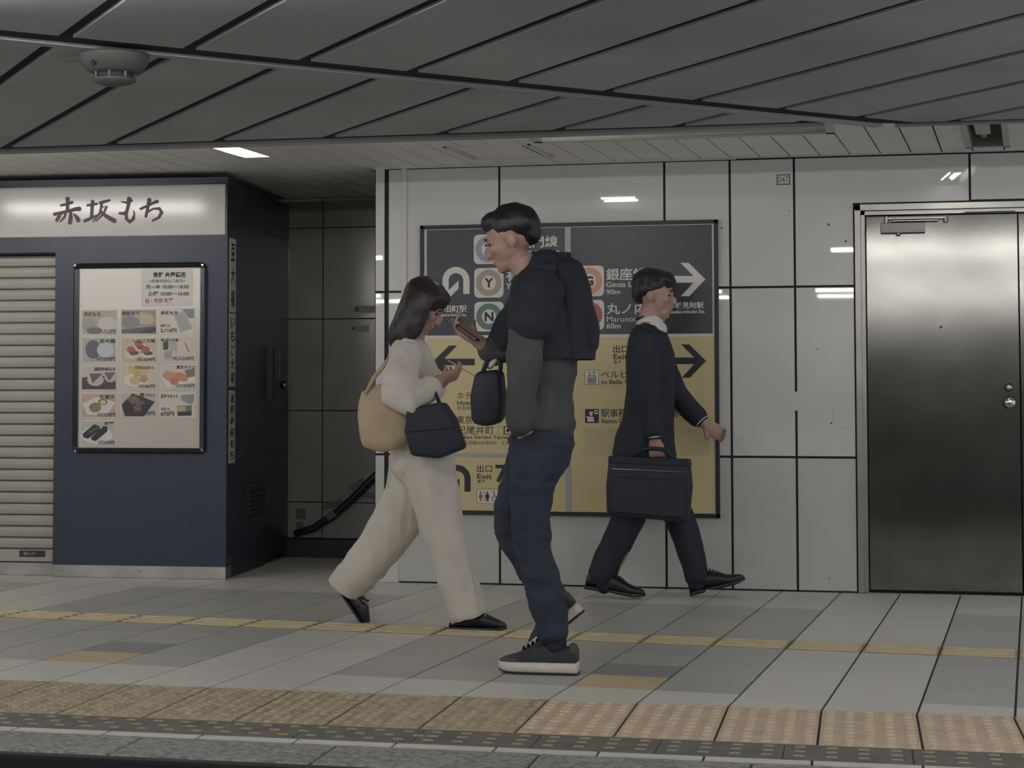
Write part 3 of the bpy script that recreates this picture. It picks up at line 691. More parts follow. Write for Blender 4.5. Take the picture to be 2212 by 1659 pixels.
# vent
u0, u1 = KS.px(530, 1075)[0], KS.px(571, 1075)[0]; v0, v1 = KS.px(550, 1116)[1], KS.px(550, 1036)[1]
vn = obj('vent', MB().box((u0, v0, 0), (u0+0.02, v1, 0.008), KS).box((u1-0.02, v0, 0), (u1, v1, 0.008), KS).box((u0, v0, 0), (u1, v0+0.01, 0.008), KS).box((u0, v1-0.01, 0), (u1, v1, 0.008), KS).box((u0, v0, 0), (u1, v1, 0.001), KS), M_kd, kio)
for i in range(2):
    for k in range(7):
        w_ = (u1-u0-0.06)/2; ua = u0+0.03+i*w_; va = v0+0.018+k*(v1-v0-0.03)/7; hh = (v1-v0-0.03)/7
        obj('louvre', MB().add([KS.p(ua, va, 0.004), KS.p(ua+w_-0.02, va, 0.004), KS.p(ua+w_-0.02, va+hh*0.7, 0.018), KS.p(ua, va+hh*0.7, 0.018), KS.p(ua, va+hh*0.7, 0.001), KS.p(ua+w_-0.02, va+hh*0.7, 0.001)], [(0, 1, 2, 3), (3, 2, 5, 4), (0, 3, 4), (1, 5, 2)]), mat('vent_grey', (84, 84, 78), 0.5), vn)
# hanging paper strips on the kiosk side
for txt, y0, y1, lb in (('豆大福', 514, 675, 'topmost white paper strip with brushed characters on kiosk corner'), ('いちご大福', 676, 836, 'middle white paper strip with brushed characters on kiosk corner'), ('道明寺桜もち', 843, 1001, 'lowest white paper strip with brushed characters on kiosk corner')):
    v1, v0 = KS.px(500, y0)[1], KS.px(500, y1)[1]; u0, u1 = KS.px(494.5, 800)[0], KS.px(508, 800)[0]
    st = empty('paper_strip', KS.p((u0+u1)/2, v0, 0), lb, 'sign', 'paper strips on the kiosk corner')
    obj('sheet', MB().box((u0, v0+0.002, 0.0002), (u1, v1-0.002, 0.0015), KS), M_paper, st)
    n = len(txt); hh = (v1-v0-0.03)/n; wd = u1-u0
    for k, chx in enumerate(txt):
        vv = v1-0.015-(k+1)*hh
        letters(KS, chx, (u0+wd*0.16, vv+hh*0.12, u1-wd*0.16, vv+hh*0.88), M_print, st, 0.0022, 0.02, 0.12, name='brush_character')
# ------------------------------------------------------------------ menu board
mbx = empty('menu_board', K.p(*K.px(302, 978), 0), 'black framed menu board of sweets photographs on the kiosk front', 'menu board')
o0 = K.rect(160, 568, 446, 979); i0 = K.rect(171, 579.5, 434, 967.5)
ring = MB()
def rrect(a, b, c, e, r, n=4):
    P = []
    for cx, cy, s in ((c-r, e-r, 0), (a+r, e-r, 1), (a+r, b+r, 2), (c-r, b+r, 3)):
        for k in range(n+1): an = math.pi/2*(s+k/n); P.append((cx+r*math.cos(an), cy+r*math.sin(an)))
    return P
po, pi = rrect(*o0, 0.035), rrect(*i0, 0.004)
pm = rrect(o0[0]+0.008, o0[1]+0.008, o0[2]-0.008, o0[3]-0.008, 0.03)
n = len(po)
ring.add([K.p(u, v, 0) for u, v in po]+[K.p(u, v, 0.018) for u, v in po]+[K.p(u, v, 0.026) for u, v in pm]+[K.p(u, v, 0.020) for u, v in pi]+[K.p(u, v, 0) for u, v in pi],
         [(k*n+i, k*n+(i+1) % n, (k+1)*n+(i+1) % n, (k+1)*n+i) for k in range(4) for i in range(n)])
obj('frame', ring, M_blackgloss, mbx)
obj('backing', MB().box((i0[0], i0[1], 0.001), (i0[2], i0[3], 0.010), K), M_board, mbx)
for x, y in ((166, 574), (440, 573), (440, 973), (166, 974)):
    u, v = K.px(x, y); obj('corner_clip', MB().lathe([(0.007, 0.02), (0.007, 0.028), (0.004, 0.029)], K.p(u, v, 0), K.w, 10), M_chrome, mbx)
def cpx(x, y): return 150+x/3.95, 560+y/3.95
def crect(x0, y0, x1, y1): return K.rect(*cpx(x0, y0), *cpx(x1, y1))
def pm_(c): return mat('print_%02x%02x%02x' % c, c, 0.35)
def cpoly(card, pts, c, lv):
    shape_px(K, [cpx(*p) for p in pts], pm_(c), card, 0.0122+lv*0.00012, 'food_print')
def card(x0, y0, x1, y1, bg, name='menu_card'):
    r = crect(x0, y0, x1, y1)
    cd = obj(name, MB().bbox((r[0], r[1], 0.0101), (r[2], r[3], 0.0115), 0.0004, K), M_paper, mbx)
    if bg: cpoly(cd, [(x0+9, y0+9), (x1-9, y0+9), (x1-9, y1-9), (x0+9, y1-9)], bg, 0)
    return cd
def ctext(cd, s, x0, y0, x1, y1, m=None, bold=0.02):
    letters(K, s, crect(x0, y0, x1, y1), m or M_print, cd, 0.0136, bold)
C = card(105, 430, 415, 650, (176, 160, 146)); cpoly(C, ell(330, 560, 82, 70), (198, 190, 180), 1); cpoly(C, ell(170, 560, 60, 55), (150, 146, 142), 1); cpoly(C, ell(220, 610, 70, 30), (110, 104, 98), 2); ctext(C, '赤坂もち', 130, 450, 272, 490); ctext(C, '712円', 295, 598, 396, 634)
C = card(440, 425, 752, 645, (150, 142, 132)); cpoly(C, ell(640, 505, 90, 50, rot=0.2), (186, 168, 140), 1); cpoly(C, ell(530, 540, 80, 50), (128, 126, 124), 2); cpoly(C, [(452, 600), (742, 570), (742, 634), (452, 634)], (92, 92, 94), 3); ctext(C, '赤坂もち', 456, 445, 606, 480); ctext(C, '1,186円', 615, 590, 742, 630)
C = card(770, 420, 1078, 642, None); cpoly(C, [(890, 470), (985, 445), (1060, 590), (950, 628)], (186, 164, 142), 1); cpoly(C, [(905, 478), (975, 460), (1040, 590), (965, 612)], (150, 158, 156), 2); cpoly(C, [(970, 425), (1068, 425), (1068, 505), (1020, 500)], (120, 130, 142), 1); ctext(C, '赤坂もち', 785, 442, 930, 475); ctext(C, '8個入', 785, 552, 865, 580); ctext(C, '2,116円', 782, 590, 920, 628)
C = card(108, 665, 408, 885, (168, 164, 158)); cpoly(C, ell(210, 770, 68, 80), (90, 92, 96), 1); cpoly(C, ell(312, 775, 72, 66), (188, 190, 190), 2); ctext(C, '豆大福', 265, 682, 396, 715); ctext(C, '1個270円', 240, 832, 395, 868)
C = card(440, 665, 752, 885, (186, 176, 150))
for x, y in ((540, 790), (605, 742), (662, 790)): cpoly(C, ell(x, y+18, 62, 44), (206, 198, 180), 1); cpoly(C, ell(x+16, y+12, 40, 18), (92, 70, 66), 2); cpoly(C, ell(x-8, y-18, 36, 30), (158, 84, 84), 3)
ctext(C, 'いちご大福', 552, 680, 735, 712); ctext(C, '1個324円', 585, 838, 735, 870)
C = card(772, 660, 1080, 880, (196, 180, 176)); cpoly(C, [(805, 705), (850, 700), (850, 770), (805, 775)], (64, 64, 68), 1); cpoly(C, [(860, 705), (920, 705), (920, 775), (860, 775)], (158, 166, 160), 1); cpoly(C, [(815, 790), (880, 780), (880, 848), (820, 850)], (150, 154, 148), 1); cpoly(C, [(930, 700), (1045, 690), (1050, 810), (930, 815)], (206, 188, 178), 1); cpoly(C, [(985, 712), (992, 708), (1030, 790), (1020, 792)], (150, 90, 86), 2); ctext(C, '季の彩り撰菓', 785, 678, 935, 703); ctext(C, '9個入2,592円', 890, 830, 1066, 864)
C = card(103, 905, 408, 1120, (190, 178, 170)); cpoly(C, [(112, 1010), (400, 985), (400, 1110), (112, 1110)], (70, 58, 58), 1); cpoly(C, ell(228, 1030, 72, 52), (196, 176, 180), 2); cpoly(C, ell(355, 1005, 52, 46), (190, 170, 174), 2); cpoly(C, [(175, 975), (290, 975), (205, 1060)], (96, 90, 78), 3); cpoly(C, [(300, 965), (400, 965), (345, 1040)], (104, 96, 80), 3); ctext(C, '道明寺桜もち', 216, 922, 398, 953)
C = card(440, 900, 752, 1115, (200, 188, 168)); cpoly(C, [(510, 910), (688, 910), (688, 975), (510, 975)], (196, 172, 112), 1); cpoly(C, ell(572, 1030, 105, 62), (214, 208, 196), 2); cpoly(C, ell(565, 1035, 48, 38), (196, 168, 122), 3); cpoly(C, ell(640, 1020, 34, 36), (168, 146, 104), 3); cpoly(C, ell(585, 978, 38, 26), (186, 158, 116), 4); ctext(C, '焼きもんぶらん', 565, 908, 730, 940); ctext(C, '1個367円', 596, 1066, 735, 1100)
C = card(775, 895, 1083, 1110, (200, 190, 178)); cpoly(C, [(800, 1010), (1060, 960), (1075, 1040), (840, 1095)], (214, 208, 198), 1); cpoly(C, ell(870, 1000, 70, 44, rot=0.3), (190, 138, 110), 2); cpoly(C, ell(960, 1005, 62, 36, rot=0.4), (186, 130, 102), 3); cpoly(C, ell(900, 1040, 40, 34), (176, 122, 96), 4); cpoly(C, [(985, 950), (1075, 930), (1075, 1000), (1010, 1010)], (120, 108, 88), 2); ctext(C, '東京キナコ', 918, 905, 1073, 938); ctext(C, '1個270円', 920, 1062, 1072, 1096)
C = card(100, 1140, 410, 1355, (186, 158, 150)); cpoly(C, [(115, 1230), (245, 1175), (398, 1220), (330, 1330), (160, 1325)], (212, 204, 192), 1); cpoly(C, ell(225, 1265, 52, 42), (126, 122, 84), 2); cpoly(C, ell(290, 1218, 42, 28), (120, 118, 80), 2); cpoly(C, ell(292, 1220, 28, 18), (196, 188, 150), 3); ctext(C, '抹茶子', 265, 1158, 393, 1193); ctext(C, '1個270円', 248, 1308, 395, 1343)
C = card(440, 1130, 752, 1350, (186, 176, 168)); cpoly(C, [(450, 1240), (545, 1145), (735, 1215), (640, 1340), (480, 1340)], (44, 44, 48), 1); cpoly(C, [(495, 1185), (570, 1160), (610, 1200), (540, 1240)], (124, 96, 80), 2); cpoly(C, [(560, 1215), (630, 1200), (655, 1235), (580, 1255)], (92, 90, 90), 3); cpoly(C, [(550, 1250), (610, 1240), (625, 1290), (560, 1300)], (116, 84, 70), 4); ctext(C, '黒べい', 605, 1142, 733, 1175); ctext(C, '270円', 625, 1298, 733, 1332)
C = card(770, 1130, 1083, 1355, None); cpoly(C, [(955, 1160), (1068, 1150), (1065, 1220), (1040, 1238), (958, 1205)], (132, 140, 146), 1); cpoly(C, [(925, 1250), (1050, 1245), (1048, 1335), (925, 1338)], (112, 112, 104), 1); cpoly(C, [(930, 1255), (995, 1252), (995, 1298), (930, 1300)], (172, 160, 134), 2); cpoly(C, [(930, 1302), (1045, 1298), (1045, 1332), (930, 1334)], (44, 44, 46), 2); ctext(C, 'おやつセット', 787, 1150, 934, 1187); ctext(C, '3個入', 787, 1262, 868, 1290); ctext(C, '670円', 785, 1298, 898, 1340)
C = card(98, 1375, 405, 1592, (188, 180, 166)); cpoly(C, ell(240, 1500, 135, 78), (214, 210, 200), 1); cpoly(C, [(118, 1490), (215, 1408), (270, 1425), (265, 1455), (165, 1532), (125, 1520)], (40, 42, 44), 2); cpoly(C, [(190, 1520), (300, 1420), (332, 1430), (328, 1470), (230, 1552), (195, 1540)], (36, 38, 40), 3); cpoly(C, [(175, 1475), (262, 1425), (266, 1430), (180, 1482)], (120, 120, 118), 4); ctext(C, '羊羹', 302, 1385, 388, 1418); ctext(C, '1個270円', 254, 1545, 390, 1580)
C = card(618, 85, 1055, 400, (204, 198, 188), name='opening_hours_notice')
ctext(C, '青野 弁慶橋店', 720, 110, 998, 158, bold=0.03); ctext(C, '<営業時間のご案内>', 688, 172, 992, 200, bold=0.0); ctext(C, '月～金 10:00～18:00', 655, 215, 1025, 256); ctext(C, '土曜 10:00～16:00', 675, 275, 1025, 314); ctext(C, '日・祝日 休業', 655, 334, 893, 374, M_printred, 0.03)

# ------------------------------------------------------------------ route sign on the wall
sgn = empty('route_sign', W.p(-1.535, 0.375, 0), 'large black framed route sign with slate and yellow panels', 'sign')
SF = Frame((0, WY-0.022, 0), (1, 0, 0), (0, 0, 1), (0, -1, 0))       # printed face
a, b, c, e = SF.px(908, 800)[0], SF.px(1200, 1114)[1], SF.px(1553, 800)[0], SF.px(1230, 481)[1]
fw = 0.021
obj('frame', MB().bbox((a, b, -0.022), (a+fw, e, 0.010), 0.002, SF).bbox((c-fw, b, -0.022), (c, e, 0.010), 0.002, SF).bbox((a, b, -0.022), (c, b+fw, 0.010), 0.002, SF).bbox((a, e-fw, -0.022), (c, e, 0.010), 0.002, SF), M_black, sgn)
obj('board', MB().box((a+0.004, b+0.004, -0.0215), (c-0.004, e-0.004, 0.0), SF), M_signwh, sgn)
x0, x1, x2, x3 = SF.px(922, 800)[0], SF.px(1221.5, 800)[0], SF.px(1234, 800)[0], SF.px(1540, 800)[0]
y0, y1, y2, y3 = SF.px(1230, 491)[1], SF.px(1230, 722.5)[1], SF.px(1230, 729)[1], SF.px(1230, 1105.5)[1]
yb1, yb0 = SF.px(1080, 980)[1], SF.px(1080, 988)[1]
def spanel(u0, v0, u1, v1, m, nm): return obj(nm, MB().bbox((u0, v0, 0), (u1, v1, 0.003), 0.0006, SF), m, sgn)
PL = spanel(x0, y1, x1, y0, M_signdark, 'slate_panel'); PR = spanel(x2, y1, x3, y0, M_signdark, 'slate_panel')
YL = spanel(x0, yb1, x1, y2, M_signyel, 'yellow_panel'); YB = spanel(x0, y3, x1, yb0, M_signyel, 'yellow_panel'); YR = spanel(x2, y3, x3, y2, M_signyel, 'yellow_panel')
obj('divider', MB().box((x1, y3, 0.0003), (x2, e-fw, 0.0035), SF), M_signgrey, sgn)
obj('divider', MB().box((x0, yb0, 0.0003), (x1, yb1, 0.0032), SF), M_signgrey, sgn)
LW = 0.0036
def st(s, x0, y0, x1, y1, par, m=M_signwh, bold=0.016): letters_px(SF, s, x0, y0, x1, y1, m, par, LW, bold)
def arrowpoly(k, pts, par, m, nm='arrow'): return shape_px(SF, pts, m, par, LW, nm)
def uturn(x0, x1, top, bot, tipx, tipy, par, m):               # hooked turn-back arrow
    wd = 13.5; xm = (x0+x1)/2; ro = (x1-x0)/2; ri = ro-wd
    q = []; n = 12; yc = top+ro
    outer = [(xm+ro*math.cos(math.pi*k/n), yc-ro*math.sin(math.pi*k/n)) for k in range(n+1)]
    inner = [(xm+ri*math.cos(math.pi*k/n), yc-ri*math.sin(math.pi*k/n)) for k in range(n+1)]
    mb = MB()
    def P(p): u, v = SF.px(*p); return SF.p(u, v, LW)
    for k in range(n): mb.add([P(outer[k]), P(outer[k+1]), P(inner[k+1]), P(inner[k])], [(0, 1, 2, 3)])
    mb.add([P((x1-wd, yc)), P((x1, yc)), P((x1, bot)), P((x1-wd, bot))], [(0, 1, 2, 3)])
    mb.add([P((x0, yc)), P((x0+wd, yc)), P((x0+wd, tipy-24)), P((x0, tipy-24))], [(0, 1, 2, 3)])
    h = 28
    mb.add([P((tipx-h, tipy-46)), P((tipx, tipy-19)), P((tipx, tipy)), P((tipx-h, tipy-29))], [(0, 1, 2, 3)])
    mb.add([P((tipx+h, tipy-46)), P((tipx+h, tipy-29)), P((tipx, tipy)), P((tipx, tipy-19))], [(0, 1, 2, 3)])
    return obj('turn_arrow', mb, m, par, recalc=False)
def rrect_px(x0, y0, x1, y1, r, m, par, w, nm):
    a, b, c, e = SF.rect(x0, y0, x1, y1); mb = MB(); mb.flat(rrect(a, b, c, e, r, 5), w, SF); return obj(nm, mb, m, par, recalc=False)
def line_symbol(x0, y0, x1, y1, letter, col, par):
    rrect_px(x0, y0, x1, y1, 0.026, M_signwh, par, LW, 'line_badge')
    xm, ym, r = (x0+x1)/2, (y0+y1)/2, (x1-x0)/2*0.89; m = mat('line_'+letter, col, 0.4)
    mb = MB(); n = 32; uc, vc = SF.px(xm, ym); ru = SF.px(xm+r, ym)[0]-uc; ri = ru*0.55
    vs = [SF.p(uc+q*math.cos(2*math.pi*k/n), vc+q*math.sin(2*math.pi*k/n), LW+0.0004) for q in (ru, ri) for k in range(n)]
    mb.add(vs, [(k, (k+1) % n, n+(k+1) % n, n+k) for k in range(n)]); obj('line_ring', mb, m, par, recalc=False)
    s = r*0.34
    letters_px(SF, letter, xm-s*(1.3 if letter == 'M' else 1), ym-s*1.05, xm+s*(1.3 if letter == 'M' else 1), ym+s*1.05, M_print, par, LW+0.0006, 0.012 if letter == 'M' else 0.04)
uturn(956, 1014.5, 576.5, 635, 963, 652, PL, M_signwh)
st('永田町駅', 942.5, 659.5, 1008.7, 675, PL); st('Nagatacho Sta.', 938, 677, 1008.7, 685, PL)
line_symbol(1023.7, 506.6, 1087.4, 570.2, 'Z', (150, 150, 166), PL); line_symbol(1024.7, 579, 1088, 643, 'Y', (166, 150, 132), PL); line_symbol(1025, 652, 1088.5, 716, 'N', (88, 124, 108), PL)
st('半蔵門線', 1093, 510, 1205, 535.5, PL); st('Hanzomon Line', 1093, 538, 1208, 549.5, PL)
st('有楽町線', 1093, 583, 1205, 608, PL); st('Yurakucho Line', 1093, 611, 1208, 624, PL)
st('南北線', 1093, 656, 1178, 681, PL); st('Namboku Line', 1093, 684, 1198, 695, PL)
line_symbol(1239.8, 574, 1305, 640, 'G', (206, 150, 116), PR); line_symbol(1240.7, 648, 1305.4, 713, 'M', (170, 84, 92), PR)
st('銀座線', 1309.5, 579, 1396, 605.6, PR); st('Ginza Line', 1309.4, 608.6, 1388, 620, PR); st('90m', 1309.8, 625, 1340, 636, PR)
st('丸ノ内線', 1310, 654, 1428, 679, PR); st('Marunouchi Line', 1310.7, 683, 1437.8, 694.5, PR); st('60m', 1310.3, 698, 1341, 710, PR)
def arr(tx, ty, par, m, mir=1, ln=92):
    def q(x, y): return (tx+mir*x, ty+y)
    arrowpoly(0, [q(0, 0), q(-35, 36.5), q(-53, 36.5), q(-26, 7.2), q(-ln, 7.2), q(-ln, -7.2), q(-26, -7.2), q(-54, -35.5), q(-36.5, -35.5)], par, m)
arr(1524, 603.4, PR, M_signwh)
st('赤坂見附駅', 1443, 652.6, 1520, 667, PR); st('Akasaka-mitsuke Sta.', 1438.7, 669, 1522.8, 677, PR)
K_ = M_print
arr(1525.5, 779.5, YR, K_); arr(934, 782, YL, K_, -1)
st('出口', 1324.6, 746, 1357, 762, YR, K_); st('Exit', 1325.3, 765, 1356, 776.3, YR, K_); st('출구', 1325.6, 778.5, 1342, 785.5, YR, K_)
rrect_px(1263.5, 799, 1293.6, 830.8, 0.006, M_print, YR, LW, 'lift_icon'); rrect_px(1264.3, 799.8, 1292.8, 830, 0.005, M_signwh, YR, LW+0.0003, 'lift_icon')
rrect_px(1270, 811, 1287, 828, 0.001, M_print, YR, LW+0.0006, 'lift_icon'); rrect_px(1271.6, 812.6, 1285.4, 826.4, 0.001, M_signwh, YR, LW+0.0009, 'lift_icon')
for k in range(3):
    x = 1274.5+k*4; rrect_px(x-1.2, 817.3, x+1.2, 825.4, 0.001, M_print, YR, LW+0.0012, 'person_icon'); rrect_px(x-1, 814.2, x+1, 816.6, 0.0022, M_print, YR, LW+0.0012, 'person_icon')
for x, d in ((1274, 1), (1283, -1)):
    shape_px(SF, [(x-0.6, 802), (x+0.6, 802), (x+0.6, 809), (x-0.6, 809)], M_print, YR, LW+0.0006, 'lift_arrow'); yt = 809.5 if d > 0 else 801.5
    shape_px(SF, [(x-3, yt-3.4*d), (x, yt), (x+3, yt-3.4*d), (x+1.6, yt-3.4*d), (x, yt-1.6*d), (x-1.6, yt-3.4*d)], M_print, YR, LW+0.0007, 'lift_arrow')
st('ベルビー赤坂', 1298.7, 800.7, 1418, 816.8, YR, K_, 0.004); st('to Belle Vie Akasaka', 1299, 820.6, 1420, 830, YR, K_)
rrect_px(1264, 883.6, 1293.6, 913.8, 0.004, M_print, YR, LW, 'staff_icon')
shape_px(SF, [(1269, 911), (1269, 903), (1266, 900), (1267.5, 898.5), (1271, 900), (1282, 900), (1284, 911)], M_signwh, YR, LW+0.0003, 'staff_icon')
shape_px(SF, ell(1277, 894.8, 3.6, 4, 12), M_signwh, YR, LW+0.0003, 'staff_icon'); shape_px(SF, [(1273, 889), (1281.5, 889), (1281.5, 892), (1273, 892)], M_signwh, YR, LW+0.0005, 'staff_icon')
rrect_px(1284, 885.6, 1291.5, 894.5, 0.005, M_signwh, YR, LW+0.0003, 'train_icon'); rrect_px(1285.3, 888, 1290.2, 891, 0.001, M_print, YR, LW+0.0006, 'train_icon')
st('駅事務室・お忘れ物取扱所', 1298.7, 883, 1522.4, 902, YR, K_, 0.006); st('Station Office / Lost and Found', 1299, 904.5, 1453.4, 914.5, YR, K_)
for (q0, q1, q2, q3, mm) in ((1260, 924, 1533.5, 984, M_signyel2), (1261, 840, 1499, 880, M_signyel3)):
    a, b, c, e = SF.rect(q0, q1, q2, q3); obj('cover_sticker', MB().box((a, b, 0.003), (c, e, 0.0034), SF), mm, YR)
st('ホテルニューオータニ', 988, 847, 1150, 862, YL, K_, 0.004); st('Hotel New Otani', 988, 865.5, 1100, 875, YL, K_); st('东京新大谷饭店', 987.6, 877, 1060, 886, YL, K_, 0.0)
st('東京ガーデンテラス', 987.6, 898, 1140, 916, YL, K_, 0.004); st('紀尾井町', 987.6, 920, 1067, 938.5, YL, K_, 0.004)
st('Tokyo Garden Terrace', 988, 940.5, 1106, 950, YL, K_); st('东京花园露台纪尾井町', 988, 952.5, 1073.7, 960.5, YL, K_, 0.0); st('도쿄', 1083, 953, 1099, 960.5, YL, K_, 0.0)
rrect_px(1076, 921, 1108, 938.5, 0.002, M_print, YL, LW, 'exit_tag'); rrect_px(1076.6, 921.6, 1088, 938, 0.001, M_signyel, YL, LW+0.0003, 'exit_tag'); st('出口', 1078, 923, 1086, 928, YL, K_, 0.0); letters_px(SF, 'D', 1091, 923.5, 1104, 936.5, M_signwh, YL, LW+0.0006, 0.03)
uturn(958, 1017, 1004, 1062, 965, 1079, YB, K_)
st('出口', 1030.3, 1004, 1063, 1020, YB, K_, 0.01); st('Exit', 1031, 1024, 1062.6, 1034.5, YB, K_); st('출구', 1031.3, 1036.5, 1047.7, 1043, YB, K_); st('7', 1070.5, 1004, 1096.8, 1042.3, YB, K_, 0.03)
rrect_px(1030, 1056, 1080, 1088, 0.005, M_print, YB, LW, 'restroom_icon'); rrect_px(1030.8, 1056.8, 1079.2, 1087.2, 0.004, M_signwh, YB, LW+0.0003, 'restroom_icon')
shape_px(SF, ell(1038.5, 1064, 2.1, 2.3, 12), M_printred, YB, LW+0.0006, 'woman_icon'); shape_px(SF, [(1036.5, 1067), (1040.5, 1067), (1043, 1074), (1041.8, 1074.4), (1040.4, 1070.5), (1042.4, 1077), (1039.9, 1077), (1039.6, 1083), (1037.4, 1083), (1037.1, 1077), (1034.6, 1077), (1036.6, 1070.5), (1035.2, 1074.4), (1034, 1074)], M_printred, YB, LW+0.0006, 'woman_icon')
rrect_px(1045.8, 1061.5, 1046.8, 1083, 0.0001, M_print, YB, LW+0.0006, 'divider_icon')
shape_px(SF, ell(1053, 1064, 2.1, 2.3, 12), M_print, YB, LW+0.0006, 'man_icon'); shape_px(SF, [(1049.4, 1067), (1056.6, 1067), (1057.4, 1075), (1056, 1075), (1055.6, 1083), (1053.4, 1083), (1053, 1076), (1052.6, 1083), (1050.4, 1083), (1050, 1075), (1048.6, 1075)], M_print, YB, LW+0.0006, 'man_icon')
mb = MB(); n = 20
uc, vc = SF.px(1068, 1077); ru = SF.px(1074, 1077)[0]-uc
vs = [SF.p(uc+q*math.cos(math.pi*(0.62+1.3*k/n)), vc+q*math.sin(math.pi*(0.62+1.3*k/n)), LW+0.0006) for q in (ru, ru*0.8) for k in range(n+1)]
mb.add(vs, [(k, k+1, n+2+k, n+1+k) for k in range(n)]); obj('wheelchair_icon', mb, M_print, YB, recalc=False)
shape_px(SF, [(1066.3, 1064.5), (1068, 1064.5), (1068.2, 1068.5), (1071.5, 1068.5), (1071.5, 1069.7), (1068.3, 1069.7), (1068.5, 1073), (1073, 1073), (1075, 1079.5), (1077, 1078.5), (1077.5, 1079.6), (1074.3, 1081.2), (1072, 1074.4), (1067, 1074.4)], M_print, YB, LW+0.0006, 'wheelchair_icon'); shape_px(SF, ell(1067, 1062.3, 1.7, 1.8, 10), M_print, YB, LW+0.0006, 'wheelchair_icon')

# stickers and hose in the alcove
for (x0, y0, x1, y1, lb) in ((762, 660.5, 812, 676, 'upper pale notice sticker on the dark alcove wall'), (753.5, 703, 797.5, 715.5, 'lower pale notice sticker on the dark alcove wall')):
    a, b, c, e = A.rect(x0, y0, x1, y1); t = empty('notice_sticker', A.p((a+c)/2, b, 0), lb, 'sticker', 'stickers on the alcove wall')
    obj('sheet', MB().box((a, b, 0.0003), (c, e, 0.0012), A), mat('sticker_grey', (150, 150, 146), 0.5), t)
    obj('emblem', MB().box((a+0.018, b+0.010, 0.0012), (a+0.040, e-0.008, 0.0016), A), mat('emblem_teal', (58, 80, 84), 0.5), t)
    for k in range(5): obj('print_line', MB().box((a+0.048+k*0.015, b+0.008, 0.0012), (a+0.058+k*0.015, b+0.012, 0.0015), A), M_grey, t)
    obj('print_line', MB().box((a+0.048, e-0.014, 0.0012), (c-0.006, e-0.010, 0.0015), A), M_grey, t)
hs = empty('taped_hose', A.p(*A.px(720, 1130), 0), 'dark blue hose taped slanting up the alcove wall with green tape', 'hose')
hp_ = [(640, 1152), (680, 1140), (720, 1115), (760, 1080), (800, 1040), (840, 1000)]
obj('hose', MB().tube([A.p(*A.px(x, y), 0.026) for x, y in hp_], 0.024, 10), M_hose, hs, smooth=True)
for (x, y, w_, h_, an) in ((772, 1046, 36, 12, 0.65), (719, 1090, 46, 13, 0.25), (719, 1113, 20, 15, 0.6), (650, 1110, 20, 22, 0.0), (648, 1140, 14, 26, 0.05), (795, 1070, 30, 12, -0.15)):
    pts = []
    for sx_, sy_ in ((-1, -1), (1, -1), (1, 1), (-1, 1)):
        pts.append(A.px(x+(sx_*w_/2)*math.cos(an)+(sy_*h_/2)*math.sin(an), y-(sx_*w_/2)*math.sin(an)+(sy_*h_/2)*math.cos(an)))
    obj('tape', MB().prism(pts[::-1], 0.0004, 0.002 if (x, y) not in ((719, 1113),) else 0.052, A), M_tape, hs)

# ------------------------------------------------------------------ people
def loft(mb, rings, n=16, cap=True):
    """rings: (centre, half-thickness in the walking plane, half-width across); closed tapering limb"""
    pts = [Vector(r[0]) for r in rings]; R = []
    ext = list(rings)
    def fr(i):
        t = (pts[min(i+1, len(pts)-1)]-pts[max(i-1, 0)]).normalized()
        s = Vector((0, 1, 0)); s = (s-t*s.dot(t)); 
        if s.length < 0.2: s = Vector((1, 0, 0)); s = s-t*s.dot(t)
        s.normalize(); return t, s, t.cross(s)
    out = []
    for i, (c, a, b) in enumerate(rings):
        t, s, nn = fr(i); c = Vector(c)
        if i == 0 and cap:
            for f, k in ((0.35, 0.80), (0.75, 0.45)): out.insert(0, (c-t*min(a, b)*k, a*f if False else a*(1-f*0.9), b*(1-f*0.9), s, nn))
            out = out[::-1] if False else sorted(out, key=lambda q: (q[0]-c).dot(t))
        out.append((c, a, b, s, nn))
        if i == len(rings)-1 and cap:
            for f, k in ((0.35, 0.45), (0.75, 0.80)): out.append((c+t*min(a, b)*k, a*(1-f*0.9), b*(1-f*0.9), s, nn))
    base = len(mb.v)
    for c, a, b, s, nn in out:
        for k in range(n):
            an = 2*math.pi*k/n; mb.v.append(c+nn*(a*math.cos(an))+s*(b*math.sin(an)))
    for i in range(len(out)-1):
        for k in range(n): mb.f.append([base+i*n+k, base+i*n+(k+1) % n, base+(i+1)*n+(k+1) % n, base+(i+1)*n+k])
    mb.f.append([base+k for k in range(n)][::-1]); mb.f.append([base+(len(out)-1)*n+k for k in range(n)])
    return mb
def ball(mb, c, rx, ry, rz, rot=0.0, n=14):
    """ellipsoid, rot = tilt in the x-z plane"""
    c = Vector(c); base = len(mb.v); m = 9; cr, sr = math.cos(rot), math.sin(rot)
    for i in range(1, m):
        ph_ = math.pi*i/m
        for k in range(n):
            an = 2*math.pi*k/n; x, y, z = rx*math.sin(ph_)*math.cos(an), ry*math.sin(ph_)*math.sin(an), rz*math.cos(ph_)
            mb.v.append(c+Vector((x*cr-z*sr, y, x*sr+z*cr)))
    for i in range(m-2):
        for k in range(n): mb.f.append([base+i*n+k, base+i*n+(k+1) % n, base+(i+1)*n+(k+1) % n, base+(i+1)*n+k])
    mb.f.append([base+k for k in range(n)][::-1]); mb.f.append([base+(m-2)*n+k for k in range(n)])
    return mb
